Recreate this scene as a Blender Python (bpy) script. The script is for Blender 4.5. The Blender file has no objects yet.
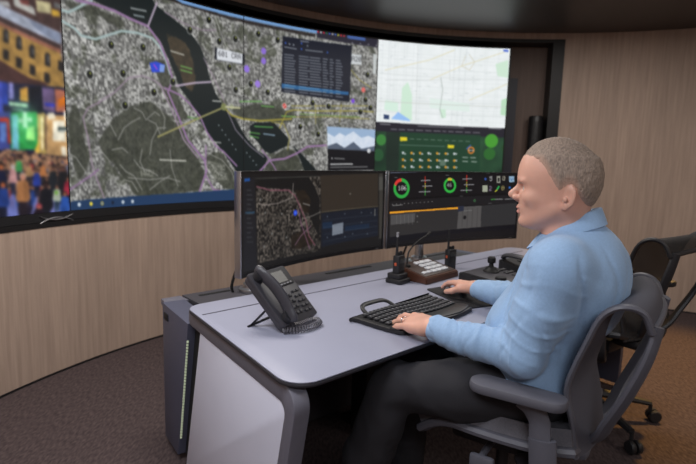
import bpy, bmesh, math, random
import numpy as np
from mathutils import Vector, Matrix
D=bpy.data; SC=bpy.context.scene; COL=SC.collection
PI=math.pi
def lin(c):
    return tuple(((v/255)/12.92 if v/255<=.04045 else ((v/255+.055)/1.055)**2.4) for v in c)
# ------------------------------------------------------------------ materials
def mat(name,col,rough=.5,metal=0,var=0,scale=40,bump=0,bscale=200,coat=0,spec=.5,sheen=0,stretch=None):
    m=D.materials.new(name); m.use_nodes=True; nt=m.node_tree; b=nt.nodes['Principled BSDF']
    c=lin(col)
    b.inputs['Base Color'].default_value=(*c,1); b.inputs['Roughness'].default_value=rough
    b.inputs['Metallic'].default_value=metal; b.inputs['Coat Weight'].default_value=coat
    b.inputs['Specular IOR Level'].default_value=spec
    if sheen: b.inputs['Sheen Weight'].default_value=sheen
    tc=nt.nodes.new('ShaderNodeTexCoord'); mp=nt.nodes.new('ShaderNodeMapping')
    nt.links.new(tc.outputs['Object'],mp.inputs['Vector'])
    if stretch: mp.inputs['Scale'].default_value=stretch
    n=nt.nodes.new('ShaderNodeTexNoise'); n.inputs['Scale'].default_value=scale; n.inputs['Detail'].default_value=4
    nt.links.new(mp.outputs['Vector'],n.inputs['Vector'])
    r=nt.nodes.new('ShaderNodeValToRGB'); v=var if var else .03
    r.color_ramp.elements[0].position=.3; r.color_ramp.elements[1].position=.7
    r.color_ramp.elements[0].color=(*[x*(1-v) for x in c],1); r.color_ramp.elements[1].color=(*[min(1,x*(1+v)) for x in c],1)
    nt.links.new(n.outputs['Fac'],r.inputs['Fac']); nt.links.new(r.outputs['Color'],b.inputs['Base Color'])
    if bump:
        n2=nt.nodes.new('ShaderNodeTexNoise'); n2.inputs['Scale'].default_value=bscale; n2.inputs['Detail'].default_value=3
        nt.links.new(mp.outputs['Vector'],n2.inputs['Vector'])
        bp=nt.nodes.new('ShaderNodeBump'); bp.inputs['Strength'].default_value=bump; bp.inputs['Distance'].default_value=.004
        nt.links.new(n2.outputs['Fac'],bp.inputs['Height']); nt.links.new(bp.outputs['Normal'],b.inputs['Normal'])
    return m
def emit_attr(name,strength=1.,gloss=.35):
    m=D.materials.new(name); m.use_nodes=True; nt=m.node_tree; b=nt.nodes['Principled BSDF']
    a=nt.nodes.new('ShaderNodeVertexColor'); a.layer_name='picture'
    b.inputs['Base Color'].default_value=(.006,.006,.007,1); b.inputs['Roughness'].default_value=gloss
    b.inputs['Specular IOR Level'].default_value=.25
    nt.links.new(a.outputs['Color'],b.inputs['Emission Color']); b.inputs['Emission Strength'].default_value=strength
    return m
def emit(name,col,s):
    m=D.materials.new(name); m.use_nodes=True; b=m.node_tree.nodes['Principled BSDF']
    b.inputs['Base Color'].default_value=(*lin(col),1); b.inputs['Emission Color'].default_value=(*lin(col),1); b.inputs['Emission Strength'].default_value=s
    return m
# ------------------------------------------------------------------ objects
def tag(o,label=None,cat=None,group=None,kind=None):
    if label: o['label']=label
    if cat: o['category']=cat
    if group: o['group']=group
    if kind: o['kind']=kind
    return o
def thing(name,label,cat,loc=(0,0,0),rz=0,group=None):
    o=D.objects.new(name,None); COL.objects.link(o); o.location=loc; o.rotation_euler=(0,0,rz); o.empty_display_size=.1
    return tag(o,label,cat,group)
def obj(name,bm,m,parent=None,smooth=True,angle=35,label=None):
    if isinstance(bm,bpy.types.Mesh): me=bm
    else:
        me=D.meshes.new(name); bmesh.ops.recalc_face_normals(bm,faces=bm.faces[:]); bm.to_mesh(me); bm.free()
    for mm in (m if isinstance(m,(list,tuple)) else [m]): me.materials.append(mm)
    if smooth:
        me.polygons.foreach_set('use_smooth',[True]*len(me.polygons)); me.set_sharp_from_angle(angle=math.radians(angle))
    o=D.objects.new(name,me); COL.objects.link(o)
    if parent: o.parent=parent
    if label: o['label']=label
    return o
def struct(name,bm,m,**k):
    o=obj(name,bm,m,None,**k); o['kind']='structure'; return o
def copy_tree(o,parent=None,swap=None):
    c=o.copy(); COL.objects.link(c)
    if parent: c.parent=parent
    if swap and c.type=='MESH':
        c.data=c.data.copy()
        for i,mm in enumerate(c.data.materials):
            if mm.name in swap: c.data.materials[i]=swap[mm.name]
    for ch in list(o.children): copy_tree(ch,c,swap)
    return c
# ------------------------------------------------------------------ bmesh shapes
def new(): return bmesh.new()
def box(bm,c,s,r=0,seg=2,M=None):
    g=bmesh.ops.create_cube(bm,size=1); vs=g['verts']
    bmesh.ops.scale(bm,vec=s,verts=vs)
    if r:
        es=list({e for v in vs for e in v.link_edges})
        rr=bmesh.ops.bevel(bm,geom=es,offset=r,segments=seg,affect='EDGES',profile=.5)
        vs=list({v for f in rr['faces'] for v in f.verts}|{v for v in vs if v.is_valid})
    T=Matrix.Translation(c) if M is None else M@Matrix.Translation(c)
    bmesh.ops.transform(bm,matrix=T,verts=vs)
    return bm
def prism(bm,pts,z0,z1,r=0,M=None,seg=2):
    vs=[bm.verts.new((x,y,z0)) for x,y in pts]; f=bm.faces.new(vs)
    g=bmesh.ops.extrude_face_region(bm,geom=[f]); top=[e for e in g['geom'] if isinstance(e,bmesh.types.BMVert)]
    bmesh.ops.translate(bm,vec=(0,0,z1-z0),verts=top)
    allv=vs+top
    if r:
        hor=list({e for v in allv for e in v.link_edges if abs(e.verts[0].co.z-e.verts[1].co.z)<1e-6})
        rr=bmesh.ops.bevel(bm,geom=hor,offset=r,segments=seg,affect='EDGES',profile=.5)
        allv=list({v for fc in rr['faces'] for v in fc.verts}|{v for v in allv if v.is_valid})
    if M is not None: bmesh.ops.transform(bm,matrix=M,verts=allv)
    return bm
def rpoly(pts,r,n=6):
    out=[]; N=len(pts)
    for i in range(N):
        p=Vector(pts[i]); a=Vector(pts[i-1]); b=Vector(pts[(i+1)%N]); rr=r[i] if isinstance(r,(list,tuple)) else r
        if rr<=0: out.append(tuple(p)); continue
        d1=(a-p).normalized(); d2=(b-p).normalized(); ang=d1.angle(d2); t=rr/math.tan(ang/2)
        s=p+d1*t; e=p+d2*t; c=p+(d1+d2).normalized()*(rr/math.sin(ang/2))
        a0=math.atan2(s.y-c.y,s.x-c.x); a1=math.atan2(e.y-c.y,e.x-c.x); da=(a1-a0+PI)%(2*PI)-PI
        for k in range(n+1):
            q=a0+da*k/n; out.append((c.x+rr*math.cos(q),c.y+rr*math.sin(q)))
    return out
def smoothpath(P,n=6,closed=False):
    P=[Vector(p) for p in P]; out=[]; N=len(P)
    for i in range(N if closed else N-1):
        if closed: p0,p1,p2,p3=P[i-1],P[i],P[(i+1)%N],P[(i+2)%N]
        else: p0,p1,p2,p3=P[max(i-1,0)],P[i],P[i+1],P[min(i+2,N-1)]
        for k in range(n):
            t=k/n; out.append(.5*((2*p1)+(p2-p0)*t+(2*p0-5*p1+4*p2-p3)*t*t+(3*p1-p0-3*p2+p3)*t**3))
    if not closed: out.append(P[-1])
    return out
def tube(bm,P,r,n=8,closed=False,flat=None,up=None):
    """sweep an ellipse along P; r radius or list; flat=(a,b) scales across/up"""
    P=[Vector(p) for p in P]; N=len(P); R=r if isinstance(r,(list,tuple)) else [r]*N
    T=[]
    for i in range(N):
        a=P[i-1] if (i>0 or closed) else P[i]; b=P[(i+1)%N] if (i<N-1 or closed) else P[i]
        T.append((b-a).normalized())
    u=Vector(up) if up is not None else (Vector((0,0,1)) if abs(T[0].z)<.9 else Vector((1,0,0)))
    rings=[]; fa,fb=flat if flat else (1,1)
    for i in range(N):
        if up is not None: u=Vector(up)
        s=T[i].cross(u)
        if s.length<1e-5: s=T[i].cross(Vector((1,0.1,0)))
        s.normalize(); u=s.cross(T[i]).normalized()
        rings.append([bm.verts.new(P[i]+(s*math.cos(2*PI*k/n)*fa+u*math.sin(2*PI*k/n)*fb)*R[i]) for k in range(n)])
    for i in range(N if closed else N-1):
        A=rings[i];B=rings[(i+1)%N]
        for k in range(n): bm.faces.new((A[k],A[(k+1)%n],B[(k+1)%n],B[k]))
    if not closed:
        bm.faces.new(rings[0][::-1]); bm.faces.new(rings[-1])
    return bm
def lathe(bm,prof,n=24,M=None):
    rings=[]
    for r,z in prof: rings.append([bm.verts.new((r*math.cos(2*PI*k/n),r*math.sin(2*PI*k/n),z)) for k in range(n)] if r>1e-6 else [bm.verts.new((0,0,z))])
    vs=[v for q in rings for v in q]
    for A,B in zip(rings,rings[1:]):
        if len(A)==1 and len(B)==1: continue
        for k in range(n):
            k2=(k+1)%n
            if len(A)==1: bm.faces.new((A[0],B[k],B[k2]))
            elif len(B)==1: bm.faces.new((A[k],A[k2],B[0]))
            else: bm.faces.new((A[k],A[k2],B[k2],B[k]))
    if len(rings[0])>1: bm.faces.new(rings[0][::-1])
    if len(rings[-1])>1: bm.faces.new(rings[-1])
    if M is not None: bmesh.ops.transform(bm,matrix=M,verts=vs)
    return bm
def gridsurf(bm,fn,nu,nv,th=0):
    """fn(u,v)->point; th>0 gives it a real thickness along the normal"""
    V=[[Vector(fn(i/nu,j/nv)) for j in range(nv+1)] for i in range(nu+1)]
    def layer(W): return [[bm.verts.new(p) for p in row] for row in W]
    A=layer(V)
    def faces(A,fl):
        for i in range(nu):
            for j in range(nv):
                q=(A[i][j],A[i+1][j],A[i+1][j+1],A[i][j+1]); bm.faces.new(q[::-1] if fl else q)
    faces(A,False)
    if th:
        W=[]
        for i in range(nu+1):
            row=[]
            for j in range(nv+1):
                du=V[min(i+1,nu)][j]-V[max(i-1,0)][j]; dv=V[i][min(j+1,nv)]-V[i][max(j-1,0)]
                row.append(V[i][j]-du.cross(dv).normalized()*th)
            W.append(row)
        B=layer(W); faces(B,True)
        for i in range(nu):
            for j,fl in ((0,True),(nv,False)):
                q=(A[i][j],A[i+1][j],B[i+1][j],B[i][j]); bm.faces.new(q[::-1] if fl else q)
        for j in range(nv):
            for i,fl in ((0,False),(nu,True)):
                q=(A[i][j],A[i][j+1],B[i][j+1],B[i][j]); bm.faces.new(q[::-1] if fl else q)
    return bm
def frame(x,y,z,o=(0,0,0)):
    x,y,z=Vector(x),Vector(y),Vector(z)
    return Matrix(((x.x,y.x,z.x,o[0]),(x.y,y.y,z.y,o[1]),(x.z,y.z,z.z,o[2]),(0,0,0,1)))
# ------------------------------------------------------------------ signed-distance modelling (bodies, clothes)
def value_noise(X,Y,Z,seed=0):
    """smooth lattice noise in [-1,1]"""
    rng=np.random.default_rng(seed); T=rng.random((32,32,32)).astype(np.float32)*2-1
    xi=np.floor(X).astype(int);yi=np.floor(Y).astype(int);zi=np.floor(Z).astype(int)
    fx=X-xi;fy=Y-yi;fz=Z-zi
    fx=fx*fx*(3-2*fx);fy=fy*fy*(3-2*fy);fz=fz*fz*(3-2*fz)
    g=lambda a,b,c:T[(xi+a)%32,(yi+b)%32,(zi+c)%32]
    l=lambda a,b,t:a+(b-a)*t
    return l(l(l(g(0,0,0),g(1,0,0),fx),l(g(0,1,0),g(1,1,0),fx),fy),l(l(g(0,0,1),g(1,0,1),fx),l(g(0,1,1),g(1,1,1),fx),fy),fz)
class Field:
    def __init__(s,lo,hi,h):
        s.lo=np.array(lo,float); s.h=h; s.n=np.maximum(4,np.ceil((np.array(hi)-s.lo)/h).astype(int)+1)
        s.f=np.full(s.n,.5,np.float32)
        s.ax=[(s.lo[i]+h*np.arange(s.n[i])).astype(np.float32) for i in range(3)]
    def region(s,lo,hi):
        i0=np.clip(np.floor((np.array(lo)-s.lo)/s.h).astype(int),0,s.n-1); i1=np.clip(np.ceil((np.array(hi)-s.lo)/s.h).astype(int)+1,1,s.n)
        sl=tuple(slice(a,max(b,a+1)) for a,b in zip(i0,i1))
        X=s.ax[0][sl[0]][:,None,None];Y=s.ax[1][sl[1]][None,:,None];Z=s.ax[2][sl[2]][None,None,:]
        return sl,X,Y,Z
    def put(s,sl,d,k,op='u'):
        f=s.f[sl]
        if op=='u':
            if k>0:
                h=np.clip(.5+.5*(f-d)/k,0,1); s.f[sl]=f+(d-f)*h-k*h*(1-h)
            else: s.f[sl]=np.minimum(f,d)
        elif op=='s':
            nd=-d
            if k>0:
                h=np.clip(.5-.5*(f-nd)/k,0,1); s.f[sl]=f+(nd-f)*h+k*h*(1-h)
            else: s.f[sl]=np.maximum(f,nd)
    def cap(s,a,b,ra,rb,k=.02,op='u'):
        a=np.array(a,float);b=np.array(b,float);m=max(ra,rb)+k+.03
        sl,X,Y,Z=s.region(np.minimum(a,b)-m,np.maximum(a,b)+m)
        ba=b-a; L2=ba@ba
        t=np.clip(((X-a[0])*ba[0]+(Y-a[1])*ba[1]+(Z-a[2])*ba[2])/max(L2,1e-9),0,1)
        d=np.sqrt((X-a[0]-t*ba[0])**2+(Y-a[1]-t*ba[1])**2+(Z-a[2]-t*ba[2])**2)-(ra+(rb-ra)*t)
        s.put(sl,d,k,op)
    def chain(s,P,R,k=.02):
        for i in range(len(P)-1): s.cap(P[i],P[i+1],R[i],R[i+1],k)
    def ell(s,c,r,M=None,k=.02,op='u'):
        """ellipsoid; rows of M are its axes"""
        c=np.array(c,float); r=np.array(r,float); M=np.eye(3) if M is None else np.array(M,float); m=r.max()+k+.03
        sl,X,Y,Z=s.region(c-m,c+m); X=X-c[0];Y=Y-c[1];Z=Z-c[2]
        q=[(M[i][0]*X+M[i][1]*Y+M[i][2]*Z) for i in range(3)]
        k0=np.sqrt(sum((q[i]/r[i])**2 for i in range(3))); k1=np.sqrt(sum((q[i]/r[i]**2)**2 for i in range(3)))+1e-6
        s.put(sl,(k0*(k0-1)/k1).astype(np.float32),k,op)
    def mesh(s,name):
        f=s.f; f=np.pad(f,1,constant_values=.5) if False else f
        S=f<0; nx,ny,nz=f.shape
        c=np.zeros((nx-1,ny-1,nz-1),np.int8)
        offs=[(a,b,d) for a in(0,1) for b in(0,1) for d in(0,1)]
        for a,b,d in offs: c+=S[a:nx-1+a,b:ny-1+b,d:nz-1+d]
        act=(c>0)&(c<8); ijk=np.argwhere(act); idx=np.full(act.shape,-1,np.int64); idx[act]=np.arange(len(ijk))
        F={o:f[ijk[:,0]+o[0],ijk[:,1]+o[1],ijk[:,2]+o[2]] for o in offs}
        pos=np.zeros((len(ijk),3)); cnt=np.zeros(len(ijk))
        for i,o in enumerate(offs):
            for p in offs[i+1:]:
                if sum(abs(x-y) for x,y in zip(o,p))!=1: continue
                fa,fb=F[o],F[p]; x=(fa<0)!=(fb<0); t=np.where(x,fa/np.where(x,fa-fb,1),0)
                e=np.array(o)[None]+t[:,None]*(np.array(p)-np.array(o))[None]
                pos+=e*x[:,None]; cnt+=x
        v=s.lo+s.h*(ijk+pos/cnt[:,None])
        Q=[]
        for axis in range(3):
            o=[(1,0,0),(0,1,0),(0,0,1)][axis]
            A=S[:nx-o[0],:ny-o[1],:nz-o[2]]; B=S[o[0]:,o[1]:,o[2]:]
            e=np.argwhere(A!=B); b,d=[x for x in range(3) if x!=axis]
            ok=(e[:,b]>0)&(e[:,d]>0)&(e[:,b]<f.shape[b]-1)&(e[:,d]<f.shape[d]-1); e=e[ok]
            def cell(db,dd):
                q=e.copy(); q[:,b]+=db; q[:,d]+=dd; return idx[q[:,0],q[:,1],q[:,2]]
            q=np.stack([cell(-1,-1),cell(0,-1),cell(0,0),cell(-1,0)],1)
            fl=A[e[:,0],e[:,1],e[:,2]]
            if axis==1: fl=~fl
            q[~fl]=q[~fl][:,::-1]; Q.append(q)
        q=np.concatenate(Q); q=q[(q>=0).all(1)]
        me=D.meshes.new(name); me.from_pydata(v.tolist(),[],q.tolist()); me.update(); return me
def xform(me,M): me.transform(M); return me
def join_meshes(name,ms):
    bm=bmesh.new()
    for m in ms: bm.from_mesh(m); D.meshes.remove(m)
    me=D.meshes.new(name); bm.to_mesh(me); bm.free(); return me
def relax(me,n=2,f=.5):
    bm=bmesh.new(); bm.from_mesh(me)
    for _ in range(n): bmesh.ops.smooth_vert(bm,verts=bm.verts[:],factor=f,use_axis_x=True,use_axis_y=True,use_axis_z=True)
    bm.to_mesh(me); bm.free(); return me
# ------------------------------------------------------------------ little raster painter for what the screens display
FONT={'0':'0E11131519110E','1':'040C040404040E','2':'0E11010204081F','3':'1F02040201110E','4':'02060A121F0202','5':'1F101E0101110E','6':'0608101E11110E','7':'1F010204080808','8':'0E11110E11110E','9':'0E11110F01020C','A':'0E11111F111111','C':'0E11101010110E','R':'1E11111E141211',' ':'00000000000000'}
class Pic:
    def __init__(s,w,h,seed=1):
        s.w,s.h=w,h; s.a=np.zeros((h,w,3),np.float32); s.rng=np.random.default_rng(seed)
        s.Y,s.X=np.mgrid[0:h,0:w].astype(np.float32)
    def mix(s,m,col):
        s.a+= (np.array(col,np.float32)-s.a)*m[...,None]
    def pmask(s,p):
        pts=np.array(p,float).reshape(-1,2); x0=int(max(0,pts[:,0].min()-2)); x1=int(min(s.w,pts[:,0].max()+3)); y0=int(max(0,pts[:,1].min()-2)); y1=int(min(s.h,pts[:,1].max()+3))
        m=np.zeros((s.h,s.w),np.float32)
        if x1<=x0 or y1<=y0: return m
        acc=np.zeros((y1-y0,x1-x0),np.float32)
        for ox in(-.25,.25):
            for oy in(-.25,.25):
                X=s.X[y0:y1,x0:x1]+ox; Y=s.Y[y0:y1,x0:x1]+oy; ins=np.zeros(X.shape,bool)
                for (xa,ya),(xb,yb) in zip(pts,np.roll(pts,-1,0)):
                    c=((ya>Y)!=(yb>Y))
                    if ya!=yb: ins^=c&(X<(xb-xa)*(Y-ya)/(yb-ya)+xa)
                acc+=ins*.25
        m[y0:y1,x0:x1]=acc; return m
    def line(s,w,col,al,p):
        pts=np.array(p,float).reshape(-1,2); m=np.zeros((s.h,s.w),np.float32)
        for a,b in zip(pts,pts[1:]):
            x0=int(max(0,min(a[0],b[0])-w-2)); x1=int(min(s.w,max(a[0],b[0])+w+3)); y0=int(max(0,min(a[1],b[1])-w-2)); y1=int(min(s.h,max(a[1],b[1])+w+3))
            if x1<=x0 or y1<=y0: continue
            X=s.X[y0:y1,x0:x1];Y=s.Y[y0:y1,x0:x1]; d=b-a
            t=np.clip(((X-a[0])*d[0]+(Y-a[1])*d[1])/max(d@d,1e-6),0,1)
            r=np.hypot(X-a[0]-t*d[0],Y-a[1]-t*d[1]); v=np.clip(w/2-r+.5,0,1)
            m[y0:y1,x0:x1]=np.maximum(m[y0:y1,x0:x1],v)
        s.mix(m*al,col)
    def disc(s,r,col,p): s.mix(np.clip(r-np.hypot(s.X-p[0],s.Y-p[1])+.5,0,1),col)
    def text(s,size,col,t,p):
        x0,y0=p
        for ch in t:
            g=FONT[ch]; rows=[int(g[i:i+2],16) for i in range(0,14,2)]
            for r,bits in enumerate(rows):
                for c in range(5):
                    if bits>>(4-c)&1:
                        xa,ya=x0+c*size,y0+r*size
                        m=np.clip(np.minimum(s.X+.5,xa+size)-np.maximum(s.X-.5,xa),0,1)*np.clip(np.minimum(s.Y+.5,ya+size)-np.maximum(s.Y-.5,ya),0,1)
                        s.mix(m,col)
            x0+=6*size
    def blocks(s,b):
        h,w=int(s.h/b)+2,int(s.w/b)+2; r=s.rng.random((h,w)).astype(np.float32)
        yi=np.minimum((s.Y/b).astype(int),h-1); xi=np.minimum((s.X/b).astype(int),w-1); return r[yi,xi]
    def noise(s,b,oct=3):
        o=0;amp=1;tot=0
        for k in range(oct):
            bb=max(1.01,b/2**k); h,w=int(s.h/bb)+3,int(s.w/bb)+3; r=s.rng.random((h,w)).astype(np.float32)
            y=s.Y/bb;x=s.X/bb; yi=y.astype(int);xi=x.astype(int);fy=y-yi;fx=x-xi
            o=o+amp*((r[yi,xi]*(1-fx)+r[yi,xi+1]*fx)*(1-fy)+(r[yi+1,xi]*(1-fx)+r[yi+1,xi+1]*fx)*fy); tot+=amp; amp*=.6
        return o/tot
def paint(key,seed=1):
    W,H,ops=PICS[key]; q=Pic(W,H,seed); rng=q.rng
    def city(lo,hi,tint):
        n=q.blocks(2.6)*.5+q.noise(3,2)*.5; g=q.noise(40,3)
        v=lo+(hi-lo)*np.clip((n-.28)*2.1,0,1)*(.55+.8*(g-.2))
        return np.stack([v*tint[0],v*tint[1],v*tint[2]],2)
    for o in ops:
        k=o[0]
        if k=='P': q.mix(q.pmask(o[3])*o[2],o[1])
        elif k=='L': q.line(o[1],o[2],o[3],o[4])
        elif k=='D': q.disc(o[1],o[2],o[3])
        elif k=='T': q.text(o[1],o[2],o[3],o[4])
        elif k=='city':
            q.a=city(84,200,(1,1,.98)); 
            gr=q.noise(14,3); m=np.clip((gr-.56)*8,0,1)*.6; q.mix(m,(58,62,48))
            for i in range(190):      # streets: short runs that share a few directions
                x,y=rng.uniform(0,q.w),rng.uniform(0,q.h); a=rng.choice([.15,1.72,-.35,1.2])+rng.normal(0,.08); L=rng.uniform(14,60); g=rng.uniform(150,200) if rng.random()<.65 else 70
                q.line(1.6,(g,g,g*.98),.7,[x,y,x+L*math.cos(a),y+L*math.sin(a)])
        elif k in('park','isle'):
            m=q.pmask(o[1])
            for _ in range(14):
                e=np.pad(m,1,mode='edge'); e=(e[:-2]+e[1:-1]+e[2:])/3; m=(e[:,:-2]+e[:,1:-1]+e[:,2:])/3
            m=np.clip((m+.9*(q.noise(9,3)-.5)-.32)*3.2,0,1); n=q.noise(5,3)+.55*np.clip(q.blocks(2)-.62,0,1)
            c=np.stack([36+44*n,39+43*n,33+38*n],2) if k=='park' else np.stack([52+34*n,46+26*n,36+18*n],2)
            q.a+=(c-q.a)*(m*.86)[...,None]
        elif k=='bright': q.mix(q.pmask(o[1])*.45*q.blocks(2),(205,205,195))
        elif k=='snow': q.mix(q.pmask(o[1])*(.6+.4*q.noise(5,2)),(222,228,238))
        elif k=='town':
            n=q.blocks(3); q.a=np.stack([60+110*n,55+100*n,58+95*n],2)
        elif k=='glow':
            d=np.hypot(q.X-o[1][0],q.Y-o[1][1]); q.mix(.55*np.exp(-(d/14)**2),(140,250,170))
        elif k=='crowd':
            m=q.pmask(o[1])
            ys,xs=np.nonzero(m>.5); sel=rng.integers(0,len(xs),260); sel=sel[np.argsort(ys[sel])]
            pal=[(22,22,34),(30,34,60),(60,50,70),(120,80,70),(36,60,120),(150,110,80),(70,40,50),(28,28,30),(110,110,130),(160,60,60)]
            for i in sel:
                x,y=xs[i],ys[i]; c=pal[rng.integers(0,len(pal))]
                q.mix(q.pmask([x-3.4,y+4,x,y+1.4,x+3.4,y+4,x+3.8,y+18,x-3.8,y+18]),c)
                q.disc(2.4,(45,34,34) if rng.random()<.6 else (170,130,100),(x,y)); q.disc(1.5,(165,115,90),(x-.4,y+.6))
        elif k=='paper':
            n=q.noise(12,3); q.a=np.stack([226+14*n,232+12*n,232+14*n],2)
        elif k=='grid':
            m=q.pmask(o[1]); 
            for i in range(26):
                x=rng.uniform(0,q.w); y=rng.uniform(0,q.h*.5)
                q.line(.9,(205,212,214),.45,[x,0,x+rng.uniform(-2,2),q.h*.5]); q.line(.9,(208,214,214),.45,[0,y,q.w,y+rng.uniform(-2,2)])
            for i in range(90):
                x=rng.uniform(0,q.w); y=rng.uniform(0,q.h*.5); q.line(1,(185,195,198),.5,[x,y,x+rng.uniform(2,6),y])
        elif k=='grain':
            q.a*=(.62+.6*q.noise(7,3))[...,None]
        elif k=='bokeh':
            m=q.pmask(o[1]); n=q.noise(26,2); q.a+=(np.stack([22+30*n,36+62*n,30+34*n],2)-q.a)*m[...,None]
        elif k=='dark': q.a[:]=(26,25,25)
        elif k=='dark2': q.a[:]=(20,19,22)
        elif k=='minicity':
            m=q.pmask(o[1]); c=city(18,120,(1,.93,.86)); q.a+=(c-q.a)*m[...,None]
        elif k=='minipark':
            m=q.pmask(o[1]); n=q.noise(5,2); q.a+=(np.stack([26+24*n,22+18*n,18+12*n],2)-q.a)*m[...,None]
    for _ in range(BLUR[key]):
        p=np.pad(q.a,((1,1),(1,1),(0,0)),mode='edge'); p=(p[:-2]+2*p[1:-1]+p[2:])/4; q.a=(p[:,:-2]+2*p[:,1:-1]+p[:,2:])/4
    return q
BLUR={'map':1,'street':3,'right':1,'mapmon':1,'dash':0}
def picture_mesh(name,q,fn):
    """grid whose vertices carry the displayed picture; fn(u,v) -> point, v=0 top"""
    W,H=q.w,q.h
    V=np.array([fn(i/(W-1),j/(H-1)) for j in range(H) for i in range(W)],np.float32)
    I=np.arange(W*H).reshape(H,W); Fq=np.stack([I[:-1,:-1],I[1:,:-1],I[1:,1:],I[:-1,1:]],2).reshape(-1,4)
    me=D.meshes.new(name); me.from_pydata(V.tolist(),[],Fq.tolist())
    c=np.clip(q.a/255,0,1).reshape(-1,3); l=np.where(c<=.04045,c/12.92,((c+.055)/1.055)**2.4)
    at=me.color_attributes.new('picture','FLOAT_COLOR','POINT'); at.data.foreach_set('color',np.concatenate([l,np.ones((len(l),1))],1).astype(np.float32).ravel())
    me.update(); return me
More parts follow.
